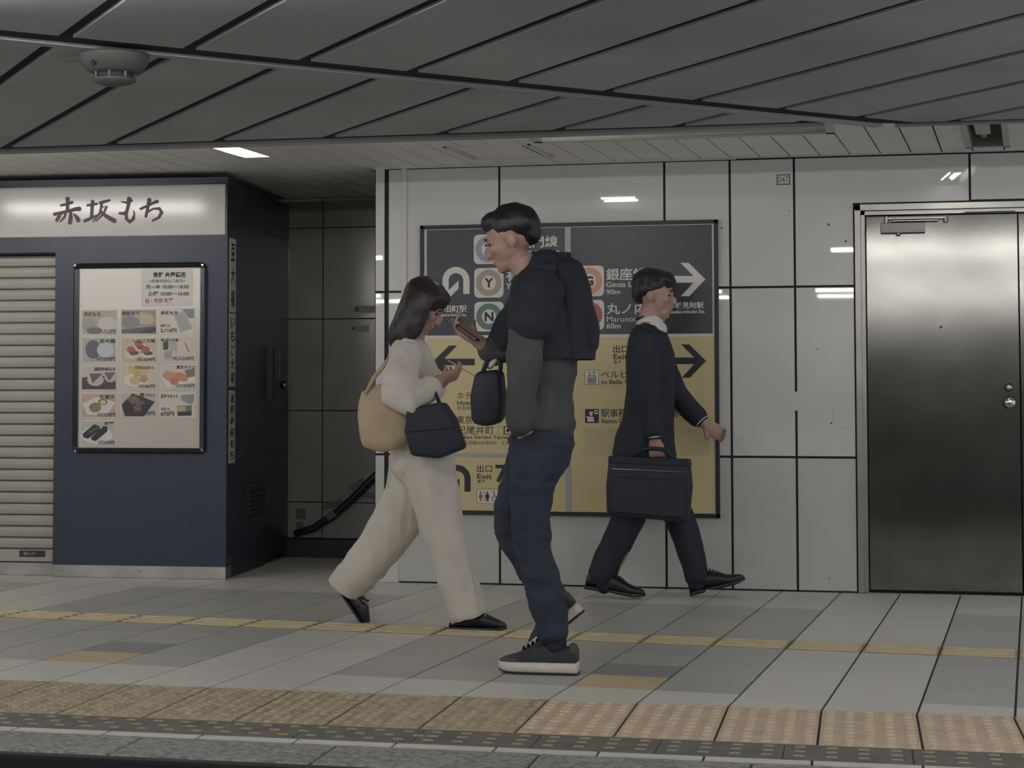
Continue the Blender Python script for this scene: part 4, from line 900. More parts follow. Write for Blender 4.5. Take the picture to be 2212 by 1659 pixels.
def fuse(name, mb, m, parent, voxel=0.008, smooth=3, fold=0.0, fscale=9.0, fstretch=(1, 1, 1), cut=None, seed=0.0):
    """joins overlapping closed volumes into ONE continuous skin (voxel remesh) and smooths it"""
    me = bpy.data.meshes.new(name); me.from_pydata(mb.v, [], mb.f)
    bm = bmesh.new(); bm.from_mesh(me); bmesh.ops.recalc_face_normals(bm, faces=bm.faces); bm.to_mesh(me); bm.free()
    o = bpy.data.objects.new(name, me); COL.objects.link(o)
    md = o.modifiers.new('r', 'REMESH'); md.mode = 'VOXEL'; md.voxel_size = voxel; md.adaptivity = 0.0
    dg = bpy.context.evaluated_depsgraph_get(); ev = o.evaluated_get(dg)
    me2 = bpy.data.meshes.new_from_object(ev); bpy.data.objects.remove(o); bpy.data.meshes.remove(me)
    bm = bmesh.new(); bm.from_mesh(me2)
    for _ in range(smooth): bmesh.ops.smooth_vert(bm, verts=bm.verts, factor=0.5, use_axis_x=True, use_axis_y=True, use_axis_z=True)
    if cut:
        for co, no in cut: bmesh.ops.bisect_plane(bm, geom=bm.verts[:]+bm.edges[:]+bm.faces[:], plane_co=co, plane_no=no, clear_outer=True)
    bm.normal_update()
    if fold:
        for v in bm.verts:
            q = Vector((v.co.x*fstretch[0], v.co.y*fstretch[1], v.co.z*fstretch[2]))*fscale+Vector((seed, seed*2, 0))
            d = noise.noise(q)*0.7+(0.5-abs(noise.noise(q*1.7)))*0.6
            v.co += v.normal*(d*fold)
    base = wloc(parent); bmesh.ops.translate(bm, verts=bm.verts, vec=-base)
    bm.to_mesh(me2); bm.free(); me2.name = name
    me2.materials.clear(); me2.materials.append(m)
    for p in me2.polygons: p.use_smooth = True
    r = bpy.data.objects.new(name, me2); COL.objects.link(r); r.parent = parent
    return r
def hand(mb, wrist, d, pn, sgn=1, curl=(0.35, 0.5, 0.4), size=1.0, thumb_in=0.5, spread=0.0):
    """palm and five fingers; d = pointing direction, pn = direction the palm faces, sgn = side of the thumb"""
    d = Vector(d).normalized(); pn = Vector(pn); pn = (pn-d*pn.dot(d)).normalized(); sd_ = d.cross(pn).normalized()*sgn; w = Vector(wrist); k = size
    b = len(mb.v)
    # palm as a rounded slab
    def slab(rows_):
        base = len(mb.v); n = 10
        for c, hw, ht in rows_:
            for q in range(n):
                an = 2*math.pi*q/n; mb.v.append(c+sd_*(hw*math.cos(an))+pn*(ht*math.sin(an)))
        for i in range(len(rows_)-1):
            for q in range(n): mb.f.append([base+i*n+q, base+i*n+(q+1) % n, base+(i+1)*n+(q+1) % n, base+(i+1)*n+q])
        mb.f.append([base+q for q in range(n)][::-1]); mb.f.append([base+(len(rows_)-1)*n+q for q in range(n)])
    slab([(w-d*0.03*k, 0.026*k, 0.019*k), (w, 0.027*k, 0.018*k), (w+d*0.035*k, 0.038*k, 0.017*k), (w+d*0.075*k, 0.043*k, 0.015*k), (w+d*0.092*k, 0.040*k, 0.011*k)])
    def chain(p, dirv, lens, rads, bends, axis_pn):
        pts = [p]; v = dirv.normalized(); pv = axis_pn
        for L, bd in zip(lens, bends):
            ax = v.cross(pv).normalized(); c, s = math.cos(bd), math.sin(bd); v2 = v*c+pv*s; pv = pv*c-v*s; v = v2
            pts.append(pts[-1]+v*L)
        n = 8; base = len(mb.v); rr = rads+[rads[-1]]
        ring_pts = [pts[0]-dirv*0.01]+pts
        rr = [rads[0]]+rads+[rads[-1]*0.9]
        ring_pts = ring_pts+[pts[-1]+v*rads[-1]*0.8]; rr = rr[:len(pts)+1]+[rads[-1]*0.45]
        for i, q in enumerate(ring_pts):
            t = (ring_pts[min(i+1, len(ring_pts)-1)]-ring_pts[max(i-1, 0)]).normalized(); u = t.cross(sd_)
            if u.length < 0.1: u = t.cross(pn)
            u.normalize(); w2 = t.cross(u)
            for z in range(n): mb.v.append(q+u*(rr[i]*math.cos(2*math.pi*z/n))+w2*(rr[i]*math.sin(2*math.pi*z/n)))
        for i in range(len(ring_pts)-1):
            for z in range(n): mb.f.append([base+i*n+z, base+i*n+(z+1) % n, base+(i+1)*n+(z+1) % n, base+(i+1)*n+z])
        mb.f.append([base+z for z in range(n)][::-1]); mb.f.append([base+(len(ring_pts)-1)*n+z for z in range(n)])
    for f, (o, L) in enumerate(((0.031, 0.068), (0.0105, 0.078), (-0.0105, 0.074), (-0.031, 0.060))):
        dv = (d+sd_*(o*spread*8)).normalized()
        chain(w+d*0.085*k+sd_*o*k, dv, [L*0.45*k, L*0.32*k, L*0.26*k], [0.0088*k, 0.0082*k, 0.0076*k, 0.0066*k], [c*(1+0.12*f) for c in curl], pn)
    chain(w+d*0.022*k+sd_*0.026*k, (d*0.62+sd_*0.78).normalized(), [0.036*k, 0.030*k, 0.024*k], [0.0115*k, 0.010*k, 0.0095*k, 0.008*k], [thumb_in*0.6, thumb_in*0.5, thumb_in*0.5], (pn*0.7-sd_*0.6).normalized())
def plane_pt(Y): return lambda x, y, dy=0.0: at_Y(x, y, Y+dy)
class Fig:
    def __init__(s, Y, sc, label, base_px, groundz=0.0):
        s.Y, s.k = Y, sc; s.P = plane_pt(Y)
        b = s.P(*base_px); s.root = empty('person', (b.x, Y, groundz), label, 'person')
    def L(s, mb, pts, n=16, cap=True):            # pts (px, py, dy, half-thickness in px, half-width in m)
        return loft(mb, [(s.P(x, y, dy), r*s.k, w) for x, y, dy, r, w in pts], n, cap)
def head(mb, P, cx, cy, k, face, tilt, hh):
    """skull, jaw, nose, ears, brow; face = +1 looks right, -1 left; tilt = nod forward (radians); hh head height in m"""
    c = P(cx, cy); f = face; q = hh/0.225
    ct, st_ = math.cos(tilt), math.sin(tilt)
    def o(fx, up, dy=0.0): # forward, up, across
        return c+Vector((f*(fx*ct+up*st_)*q, dy*q, (up*ct-fx*st_)*q))
    rt = f*tilt*-1
    ball(mb, o(-0.012, 0.030), 0.096*q, 0.076*q, 0.088*q, rt)         # skull
    ball(mb, o(0.022, -0.020), 0.066*q, 0.063*q, 0.078*q, rt)         # face
    ball(mb, o(0.042, -0.080), 0.038*q, 0.040*q, 0.032*q, rt)         # jaw
    ball(mb, o(0.066, -0.096), 0.018*q, 0.022*q, 0.016*q, rt)         # chin
    ball(mb, o(0.078, 0.018), 0.016*q, 0.050*q, 0.012*q, rt)          # brow
    ball(mb, o(0.094, -0.022), 0.017*q, 0.013*q, 0.024*q, rt-f*0.25)  # nose
    ball(mb, o(0.099, -0.036), 0.014*q, 0.017*q, 0.011*q, rt)
    ball(mb, o(0.078, -0.062), 0.014*q, 0.024*q, 0.009*q, rt)         # lips
    ball(mb, o(0.076, -0.072), 0.012*q, 0.021*q, 0.008*q, rt)
    for sd2 in (-1, 1):
        ball(mb, o(0.062, -0.020, sd2*0.038), 0.024*q, 0.022*q, 0.020*q, rt)   # cheek
        ball(mb, o(-0.012, -0.012, sd2*0.077), 0.020*q, 0.010*q, 0.032*q, rt+f*0.2)  # ear
    return o
def face_bits(o, q, root):
    for sd2 in (-1, 1):
        mb = MB(); ball(mb, o(0.0765, 0.001, sd2*0.032), 0.006*q, 0.011*q, 0.0048*q); obj('eye', mb, M_eye, root, smooth=True)
        mb = MB(); mb.tube([o(0.088, 0.021, sd2*0.016), o(0.089, 0.026, sd2*0.034), o(0.080, 0.022, sd2*0.052)], 0.0035*q, 6); obj('eyebrow', mb, M_hair, root, smooth=True)
    mb = MB(); mb.tube([o(0.080, -0.067, -0.020), o(0.091, -0.067, 0), o(0.080, -0.067, 0.020)], 0.0028*q, 6); obj('mouth', mb, M_lip, root, smooth=True)
class Shoe:
    """stations (t 0 heel .. 1 toe, z bottom, z top, half-width) lofted along the foot"""
    def __init__(s, heel, toe, up=None): 
        s.h, t = Vector(heel), Vector(toe); s.d = (t-s.h); s.len = s.d.length; s.d.normalize()
        s.s = Vector((0, 1, 0)); s.s = (s.s-s.d*s.s.dot(s.d)).normalized(); s.u = s.d.cross(s.s)
        if s.u.z < 0: s.u = -s.u
    def p(s, t, z, w): return s.h+s.d*(t*s.len)+s.u*z+s.s*w
    def loft(s, st_, n=14, sq=2.6):
        mb = MB()
        for t, z0, z1, hw in st_:
            for k in range(n):
                an = 2*math.pi*k/n; c, sn = math.cos(an), math.sin(an); e = 2/sq
                mb.v.append(s.p(t, (z0+z1)/2+(z1-z0)/2*math.copysign(abs(sn)**e, sn), hw*math.copysign(abs(c)**e, c)))
        m = len(st_)
        for i in range(m-1):
            for k in range(n): mb.f.append([i*n+k, i*n+(k+1) % n, (i+1)*n+(k+1) % n, (i+1)*n+k])
        mb.f.append([k for k in range(n)][::-1]); mb.f.append([(m-1)*n+k for k in range(n)])
        return mb
def plan(t, L=1.0, w=0.05):       # half width of a sole outline
    if t < 0.12: f = 0.62+0.24*math.sqrt(max(0, 1-((0.12-t)/0.12)**2))-0.0
    elif t < 0.72: f = 0.80+0.20*math.sin((t-0.12)/0.60*math.pi/2)
    else: f = math.sqrt(max(0.0, 1-((t-0.72)/0.285)**2))
    return max(w*f, 0.006)
TS = [0, 0.03, 0.08, 0.16, 0.28, 0.42, 0.56, 0.70, 0.80, 0.88, 0.94, 0.98, 1.0]
def sneaker(root, heel, toe):
    S_ = Shoe(heel, toe); sh_ = obj('shoe', S_.loft([(t*0.97+0.02, 0.030, z, plan(t, w=0.046)) for t, z in zip(TS, (0.085, 0.098, 0.104, 0.100, 0.092, 0.112, 0.104, 0.082, 0.070, 0.064, 0.058, 0.050, 0.042))]), M_sneaker, root, smooth=True)
    obj('midsole', S_.loft([(t, 0.006+(0.012 if t > 0.97 else 0.006*max(0, (t-0.85)/0.12)), 0.046, plan(t, w=0.054)) for t in TS], sq=5), M_sole, sh_, smooth=True)
    obj('outsole', S_.loft([(t*0.99, 0.0+0.010*max(0, (t-0.85)/0.15), 0.009+0.008*max(0, (t-0.85)/0.15), plan(t, w=0.050)) for t in TS], sq=5), M_outsole, sh_)
    obj('toe_cap', S_.loft([(t, 0.034, z, plan(t, w=0.0475)) for t, z in ((0.72, 0.066), (0.80, 0.064), (0.88, 0.062), (0.94, 0.057), (0.98, 0.050), (0.995, 0.042))]), M_heeltab, sh_, smooth=True)
    obj('heel_tab', S_.loft([(t, 0.050, z, w) for t, z, w in ((0.0, 0.094, 0.020), (0.02, 0.108, 0.028), (0.06, 0.116, 0.034), (0.10, 0.112, 0.036))]), M_heeltab, sh_, smooth=True)
    obj('tongue', S_.loft([(t, 0.08, z, w) for t, z, w in ((0.40, 0.142, 0.020), (0.44, 0.138, 0.027), (0.54, 0.112, 0.026), (0.66, 0.086, 0.022))]), M_sneaker, sh_, smooth=True)
    for k in range(5):
        t = 0.45+k*0.055; z = 0.128-k*0.0095
        obj('lace', MB().tube([S_.p(t, z-0.022, -0.032), S_.p(t+0.01, z, -0.016), S_.p(t+0.015, z+0.006, 0), S_.p(t+0.01, z, 0.016), S_.p(t, z-0.022, 0.032)], 0.0042, 6), M_shoe, sh_, smooth=True)
    mk = MB()
    for k in range(7):
        t = 0.47-k*0.013; z = 0.066+k*0.0022
        mk.add([S_.p(t, z, q) for q in (0.0505,)]+[S_.p(t-0.008, z, 0.0505), S_.p(t-0.008, z+0.004, 0.0500), S_.p(t, z+0.004, 0.0500)], [(0, 1, 2, 3)])
    return S_, sh_
def dress_shoe(root, heel, toe, laces=True):
    S_ = Shoe(heel, toe)
    sh_ = obj('shoe', S_.loft([(t*0.98+0.01, 0.020 if t < 0.3 else 0.010+0.004*max(0, (t-0.8)/0.2)*2, z, plan(t, w=0.043)) for t, z in zip(TS, (0.070, 0.088, 0.098, 0.098, 0.094, 0.104, 0.088, 0.064, 0.056, 0.052, 0.047, 0.040, 0.030))]), M_shoe, root, smooth=True)
    obj('sole', S_.loft([(t, (0.012 if t > 0.30 else 0.018)-0.010*min(1, max(0, (t-0.3)/0.2))+0.012*max(0, (t-0.85)/0.15), 0.022+0.004*max(0, (t-0.85)/0.15), plan(t, w=0.047)) for t in TS], sq=5), M_shoe, sh_)
    obj('heel', S_.loft([(t, 0.0, 0.021, plan(t, w=0.046)) for t in (0.0, 0.03, 0.08, 0.16, 0.26)], sq=5), M_shoe, sh_)
    if laces:
        for k in range(4):
            t = 0.44+k*0.05; z = 0.112-k*0.010
            obj('lace', MB().tube([S_.p(t, z-0.016, -0.026), S_.p(t+0.01, z, 0), S_.p(t, z-0.016, 0.026)], 0.0032, 6), M_shoe, sh_, smooth=True)
    return S_, sh_

# ---- the man in the middle, walking left, dark jeans, pack on his back
m1 = Fig(6.98, 7.03/F_PX, 'person in charcoal jacket and dark jeans walking left, head bent over a phone', (1165, 1447)); k1 = m1.k
body = MB()
o1 = head(body, m1.P, 1104, 517, k1, -1, 0.32, 0.232)
m1.L(body, [(1128, 560, 0, 32, 0.055), (1150, 605, 0, 36, 0.062), (1168, 650, 0, 44, 0.10)])                                      # neck
m1.L(body, [(1160, 625, 0, 42, 0.13), (1172, 690, 0, 56, 0.165), (1176, 780, 0, 56, 0.150), (1178, 860, 0, 52, 0.140), (1172, 940, 0, 58, 0.155), (1168, 985, 0, 52, 0.14)])   # trunk
m1.L(body, [(1158, 640, -0.185, 30, 0.052), (1138, 760, -0.245, 26, 0.042), (1132, 800, -0.245, 23, 0.038), (1125, 905, -0.200, 17, 0.030)])   # near arm
hand(body, m1.P(1126, 905, -0.190), (0.22, 0.45, -0.9), (0, 1, 0.4), -1, (0.15, 0.2, 0.2), 0.9, 0.2)
m1.L(body, [(1150, 645, 0.185, 30, 0.050), (1095, 745, 0.20, 24, 0.042), (1075, 772, 0.20, 22, 0.038), (1030, 735, 0.16, 16, 0.029)])            # far arm
hand(body, m1.P(1031, 737, 0.155), (-0.75, -0.25, 0.62), (0.45, -0.55, 0.55), 1, (0.45, 0.6, 0.5), thumb_in=0.7)
m1.L(body, [(1170, 955, -0.075, 48, 0.085), (1152, 1050, -0.085, 38, 0.070), (1147, 1130, -0.09, 30, 0.055), (1158, 1190, -0.09, 30, 0.055), (1178, 1290, -0.085, 25, 0.042), (1200, 1385, -0.085, 19, 0.034), (1198, 1412, -0.085, 19, 0.034)])
m1.L(body, [(1165, 955, 0.085, 48, 0.085), (1132, 1040, 0.09, 38, 0.070), (1102, 1118, 0.095, 31, 0.055), (1128, 1190, 0.095, 30, 0.055), (1180, 1270, 0.09, 24, 0.042), (1214, 1322, 0.09, 19, 0.033)])
fuse('body', body, M_skin, m1.root, 0.0065, 3)
face_bits(o1, 1.03, m1.root)
hr = MB()
ball(hr, o1(-0.022, 0.050), 0.103, 0.083, 0.084, 0.25); ball(hr, o1(0.030, 0.082), 0.062, 0.066, 0.042, 0.3); ball(hr, o1(-0.070, 0.012), 0.050, 0.068, 0.062, 0.3)
ball(hr, o1(-0.05, 0.045, -0.03), 0.075, 0.058, 0.062, 0.2); ball(hr, o1(-0.05, 0.045, 0.03), 0.075, 0.058, 0.062, 0.2)
fuse('hair', hr, M_hair, m1.root, 0.008, 2, fold=0.006, fscale=22)
# dark jacket: hooded black upper with charcoal lower body
jk = MB()
m1.L(jk, [(1150, 588, 0, 46, 0.075), (1166, 625, 0, 60, 0.150), (1176, 690, 0, 68, 0.195), (1180, 780, 0, 66, 0.190), (1180, 860, 0, 60, 0.180), (1182, 925, 0, 62, 0.185)])
m1.L(jk, [(1158, 630, -0.185, 42, 0.070), (1142, 700, -0.235, 38, 0.062), (1134, 770, -0.25, 36, 0.058), (1126, 850, -0.235, 32, 0.052), (1124, 918, -0.20, 29, 0.048)])
m1.L(jk, [(1148, 632, 0.175, 42, 0.068), (1112, 700, 0.20, 38, 0.060), (1078, 764, 0.205, 34, 0.054), (1052, 752, 0.18, 27, 0.044)])
fuse('jacket', jk, M_olive, m1.root, 0.010, 3, fold=0.016, fscale=7, fstretch=(0.6, 1, 1.3))
hd = MB()
ball(hd, m1.P(1188, 578, 0), 0.080, 0.120, 0.070, -0.5); m1.L(hd, [(1144, 588, 0, 46, 0.085), (1164, 622, 0, 66, 0.170), (1180, 680, 0, 76, 0.205), (1188, 740, 0, 80, 0.210), (1192, 800, 0, 82, 0.210)])
m1.L(hd, [(1166, 618, -0.150, 54, 0.095), (1158, 645, -0.192, 54, 0.094), (1150, 676, -0.220, 52, 0.090), (1143, 712, -0.240, 48, 0.082)])
m1.L(hd, [(1158, 632, 0.17, 44, 0.078), (1108, 705, 0.205, 42, 0.066), (1074, 770, 0.215, 38, 0.060)])
fuse('short_jacket', hd, M_jacket, m1.root, 0.010, 3, fold=0.008, fscale=8, cut=[(m1.P(1200, 776), (0, 0, -1))])
fuse('cuff', m1.L(MB(), [(1066, 768, 0.205, 33, 0.056), (1057, 766, 0.195, 32, 0.053)], cap=False), M_shirt, m1.root, 0.007, 2)
tr = MB()
m1.L(tr, [(1172, 905, 0, 62, 0.165), (1170, 960, 0, 70, 0.175), (1166, 1000, 0, 62, 0.165)])
m1.L(tr, [(1172, 950, -0.07, 66, 0.105), (1160, 1000, -0.08, 58, 0.100), (1149, 1060, -0.085, 47, 0.088), (1146, 1125, -0.09, 43, 0.078), (1150, 1180, -0.09, 40, 0.075), (1166, 1240, -0.088, 38, 0.072), (1184, 1310, -0.085, 39, 0.068), (1197, 1372, -0.085, 33, 0.062)])
m1.L(tr, [(1165, 950, 0.085, 64, 0.105), (1140, 1020, 0.09, 52, 0.095), (1104, 1112, 0.095, 42, 0.080), (1108, 1140, 0.095, 42, 0.078), (1138, 1200, 0.095, 38, 0.072), (1178, 1268, 0.09, 36, 0.066), (1206, 1312, 0.09, 33, 0.060)])
fuse('trousers', tr, M_jean, m1.root, 0.009, 3, fold=0.013, fscale=8, fstretch=(0.6, 0.8, 2.4), cut=[(m1.P(1200, 1384), (0.1, 0, -1))])
p_h, p_t = m1.P(1250, 1449, -0.085), m1.P(1077, 1449, -0.085); p_h.z = p_t.z = 0.0
sneaker(m1.root, p_h, p_t)
fuse('sock', m1.L(MB(), [(1200, 1372, -0.085, 24, 0.042), (1199, 1402, -0.085, 24, 0.042)]), M_jacket, m1.root, 0.007, 1)
p_h, p_t = m1.P(1262, 1322, 0.09), m1.P(1158, 1408, 0.09)
sneaker(m1.root, p_h, p_t)
# phone in the far hand
ph_c = m1.P(1002, 712, 0.135)
f_ = Frame(ph_c, Vector((0.80, -0.1, -0.55)).normalized(), Vector((0.1, 0.99, 0)).normalized(), Vector((0.56, -0.08, 0.82)).normalized())
pn_ = empty('phone', ph_c, 'dark phone held up by the person in dark jeans', 'phone')
obj('case', MB().bbox((-0.075, -0.036, -0.004), (0.075, 0.036, 0.004), 0.002, f_), M_blackgloss, pn_, bevel=0.002)
obj('screen', MB().bbox((-0.070, -0.033, 0.0041), (0.070, 0.033, 0.0048), 0.0005, f_), mat('phone_glass', (40, 44, 54), 0.08), pn_)
# backpack
bk = empty('backpack', m1.P(1235, 775), 'black backpack worn by the person in dark jeans', 'backpack')
b_ = MB(); m1.L(b_, [(1222, 572, 0, 32, 0.105), (1236, 630, 0, 42, 0.140), (1242, 700, 0, 44, 0.150), (1246, 765, 0, 40, 0.145), (1246, 800, 0, 36, 0.14)], 18)
fuse('pack', b_, M_jacket, bk, 0.010, 3, fold=0.006, fscale=9, cut=[(m1.P(1240, 777), (0, 0, -1))])
b_ = MB(); m1.L(b_, [(1268, 660, 0, 14, 0.09), (1276, 710, 0, 18, 0.10), (1278, 750, 0, 14, 0.09)]); fuse('front_pocket', b_, M_jacket, bk, 0.008, 2, fold=0.004)
for sd2 in (-1, 1):
    obj('shoulder_strap', MB().tube([m1.P(1222, 590, sd2*0.075), m1.P(1190, 572, sd2*0.10), m1.P(1150, 590, sd2*0.125), m1.P(1112, 640, sd2*0.135), m1.P(1112, 710, sd2*0.15), m1.P(1150, 762, sd2*0.19), m1.P(1215, 770, sd2*0.13)], 0.020, 8, r2=0.008), M_bag, bk, smooth=True)
obj('grab_loop', MB().tube([m1.P(1215, 560, -0.03), m1.P(1212, 548, 0), m1.P(1215, 560, 0.03)], 0.008, 8), M_bag, bk, smooth=True)
# black tote on his far forearm
tb = empty('tote_bag', m1.P(1052, 920, 0.2), 'soft black tote hanging from the far arm of the person in jeans', 'bag')
fT = Frame((0, 6.98+0.21, 0), (1, 0, 0), (0, 0, 1), (0, -1, 0))
obj('pouch', MB().prism([fT.px(*p) for p in [(1030, 803), (1086, 798), (1092, 860), (1088, 908), (1056, 922), (1022, 914), (1019, 855)]][::-1], -0.05, 0.05, fT), M_bag, tb, bevel=0.022, bseg=3, smooth=True)
for dy in (0.18, 0.24): obj('handle', MB().tube([m1.P(1040, 812, dy), m1.P(1050, 785, dy), m1.P(1068, 740, dy), m1.P(1082, 785, dy), m1.P(1080, 812, dy)], 0.009, 8), M_bag, tb, smooth=True)

# ---- the woman, walking right
w1 = Fig(8.20, 8.27/F_PX, 'person with long dark hair in white blouse and cream trousers walking right', (985, 1360)); kw = w1.k
body = MB()
ow = head(body, w1.P, 917, 662, kw, 1, 0.55, 0.215)
w1.L(body, [(905, 690, 0, 24, 0.045), (890, 730, 0, 26, 0.052), (886, 760, 0, 32, 0.09)])
w1.L(body, [(884, 755, 0, 34, 0.12), (892, 800, 0, 42, 0.140), (900, 870, 0, 36, 0.120), (904, 930, 0, 38, 0.125), (906, 990, 0, 46, 0.150), (908, 1030, 0, 40, 0.13)])
w1.L(body, [(880, 765, -0.155, 22, 0.040), (864, 850, -0.300, 20, 0.036), (878, 866, -0.300, 19, 0.034), (950, 820, -0.180, 13, 0.024)])
hand(body, w1.P(948, 821, -0.180), (0.93, 0.22, 0.36), (-0.2, 0.5, 0.85), 1, (0.45, 0.6, 0.5), 0.88, 0.8)
w1.L(body, [(884, 765, 0.155, 22, 0.040), (890, 850, 0.18, 20, 0.036), (905, 862, 0.17, 19, 0.033), (960, 822, 0.09, 13, 0.024)])
hand(body, w1.P(958, 823, 0.095), (0.90, -0.25, 0.32), (-0.2, -0.5, 0.85), -1, (0.5, 0.6, 0.5), 0.88, 0.8)
w1.L(body, [(915, 1010, -0.07, 40, 0.078), (945, 1110, -0.075, 32, 0.060), (966, 1190, -0.08, 25, 0.046), (990, 1270, -0.08, 20, 0.040), (1008, 1338, -0.08, 15, 0.030)])
w1.L(body, [(900, 1010, 0.075, 40, 0.078), (875, 1095, 0.08, 32, 0.060), (842, 1160, 0.08, 25, 0.046), (800, 1220, 0.08, 20, 0.038), (756, 1282, 0.08, 15, 0.030)])
fuse('body', body, M_skin, w1.root, 0.0062, 3)
face_bits(ow, 0.95, w1.root)
hr = MB()
ball(hr, ow(-0.020, 0.046), 0.104, 0.084, 0.088, -0.4); ball(hr, ow(0.036, 0.074), 0.055, 0.066, 0.040, -0.4)
w1.L(hr, [(912, 640, 0, 40, 0.082), (897, 668, 0, 38, 0.088), (882, 698, 0, 34, 0.090), (868, 722, 0, 30, 0.085), (858, 738, 0, 22, 0.070)])
w1.L(hr, [(920, 632, -0.072, 26, 0.018), (902, 672, -0.082, 28, 0.018), (886, 708, -0.080, 28, 0.016), (872, 735, -0.07, 20, 0.012)])
w1.L(hr, [(928, 632, 0.072, 26, 0.018), (912, 672, 0.082, 30, 0.018), (893, 708, 0.080, 30, 0.016), (872, 735, 0.07, 20, 0.012)])
fuse('hair', hr, M_hairb, w1.root, 0.008, 2, fold=0.006, fscale=16, fstretch=(1, 2, 0.6))
bl = MB()
w1.L(bl, [(888, 740, 0, 36, 0.105), (886, 770, 0, 46, 0.155), (892, 815, 0, 56, 0.172), (898, 865, 0, 52, 0.165), (902, 905, 0, 58, 0.170)])
w1.L(bl, [(880, 758, -0.145, 34, 0.060), (866, 810, -0.24, 37, 0.058), (862, 855, -0.302, 40, 0.058), (884, 872, -0.300, 36, 0.056), (918, 846, -0.235, 28, 0.050), (934, 832, -0.205, 26, 0.045)])
w1.L(bl, [(884, 758, 0.145, 34, 0.060), (886, 810, 0.175, 34, 0.058), (892, 852, 0.185, 34, 0.058), (915, 862, 0.165, 30, 0.055), (945, 836, 0.12, 24, 0.044)])
fuse('blouse', bl, M_blouse, w1.root, 0.009, 3, fold=0.016, fscale=7, fstretch=(0.8, 1, 1.2), seed=3)
tr = MB()
w1.L(tr, [(904, 905, 0, 50, 0.150), (906, 960, 0, 58, 0.165), (910, 1010, 0, 62, 0.170)])
w1.L(tr, [(920, 990, -0.07, 60, 0.110), (942, 1070, -0.075, 56, 0.105), (958, 1150, -0.08, 46, 0.098), (978, 1220, -0.08, 42, 0.095), (1000, 1285, -0.08, 42, 0.098), (1012, 1330, -0.08, 44, 0.100)])
w1.L(tr, [(900, 990, 0.075, 60, 0.110), (886, 1070, 0.08, 58, 0.105), (852, 1140, 0.08, 52, 0.098), (812, 1195, 0.08, 47, 0.095), (776, 1240, 0.08, 44, 0.095), (748, 1272, 0.08, 42, 0.095)])
fuse('trousers', tr, M_cream, w1.root, 0.009, 3, fold=0.022, fscale=6, fstretch=(1.7, 1.3, 0.5), seed=5, cut=[(w1.P(1000, 1338), (0.30, 0, -0.95)), (w1.P(742, 1282), (-0.62, 0, -0.78))])
def loafer(root, heel, toe):
    S_ = Shoe(heel, toe)
    sh_ = obj('shoe', S_.loft([(t, 0.008+0.003*max(0, (t-0.8)/0.2), z, plan(t, w=0.040)) for t, z in zip(TS, (0.030, 0.036, 0.040, 0.044, 0.060, 0.076, 0.078, 0.064, 0.052, 0.044, 0.036, 0.030, 0.022))]), M_shoe, root, smooth=True)
    obj('sole', S_.loft([(t, 0.0+0.006*max(0, (t-0.85)/0.15), 0.012+0.006*max(0, (t-0.85)/0.15), plan(t, w=0.042)) for t in TS], sq=5), M_shoe, sh_)
    obj('strap', MB().tube([S_.p(0.56, 0.035, -0.040), S_.p(0.57, 0.066, -0.030), S_.p(0.58, 0.083, 0), S_.p(0.57, 0.066, 0.030), S_.p(0.56, 0.035, 0.040)], 0.0055, 6), M_shoe, sh_, smooth=True)
    c = S_.p(0.60, 0.068, -0.034); ring_ = [c+S_.d*(0.014*math.cos(a))+(S_.u*0.85-S_.s*0.4).normalized()*(0.014*math.sin(a)) for a in [2*math.pi*k/14 for k in range(15)]]
    obj('buckle', MB().tube(ring_, 0.0030, 6), M_chrome, sh_, smooth=True)
p_h, p_t = w1.P(972, 1361, -0.08), w1.P(1094, 1361, -0.08); p_h.z = p_t.z = 0.0
loafer(w1.root, p_h, p_t)
loafer(w1.root, w1.P(732, 1272, 0.08), w1.P(788, 1354, 0.08))
fuse('sock', w1.L(MB(), [(1010, 1320, -0.08, 18, 0.034), (1014, 1346, -0.08, 20, 0.034)]), M_jacket, w1.root, 0.007, 1)
pc = w1.P(998, 796, -0.06)
f_ = Frame(pc, Vector((0.60, 0.1, -0.35)).normalized(), Vector((-0.1, 0.98, 0)).normalized(), Vector((-0.5, -0.05, 0.86)).normalized())
pn_ = empty('phone', pc, 'phone in a pale case held by the person in cream trousers', 'phone')
obj('case', MB().bbox((-0.070, -0.034, -0.004), (0.070, 0.034, 0.004), 0.002, f_), M_beige, pn_, bevel=0.002)
obj('screen', MB().bbox((-0.066, -0.031, 0.0041), (0.066, 0.031, 0.0048), 0.0005, f_), mat('phone_glass', (40, 44, 54), 0.08), pn_)
# beige shoulder bag behind her, black bag at her hip
bg = empty('shoulder_bag', w1.P(832, 970, -0.22), 'slouchy beige canvas bag on the shoulder of the person in cream trousers', 'bag')
b_ = MB(); w1.L(b_, [(826, 842, -0.205, 48, 0.026), (826, 880, -0.210, 54, 0.045), (832, 920, -0.215, 60, 0.055), (838, 952, -0.215, 54, 0.048)], 20); fuse('pouch', b_, M_beige, bg, 0.009, 3, fold=0.014, fscale=7, seed=9)
for dy in (-0.180, -0.228): obj('handle', MB().tube([w1.P(790, 852, dy), w1.P(808, 815, dy), w1.P(845, 770, -0.150), w1.P(872, 742, -0.12), w1.P(880, 765, -0.175), w1.P(868, 852, dy)], 0.010, 8), M_beige, bg, smooth=True)
bg = empty('handbag', w1.P(942, 990, -0.22), 'black leather handbag at the hip of the person in cream trousers', 'bag')
q = [(886, 882), (960, 868), (985, 905), (1006, 968), (950, 990), (892, 984), (878, 930)]
fB = Frame((0, 8.20-0.27, 0), (1, 0, 0), (0, 0, 1), (0, -1, 0))
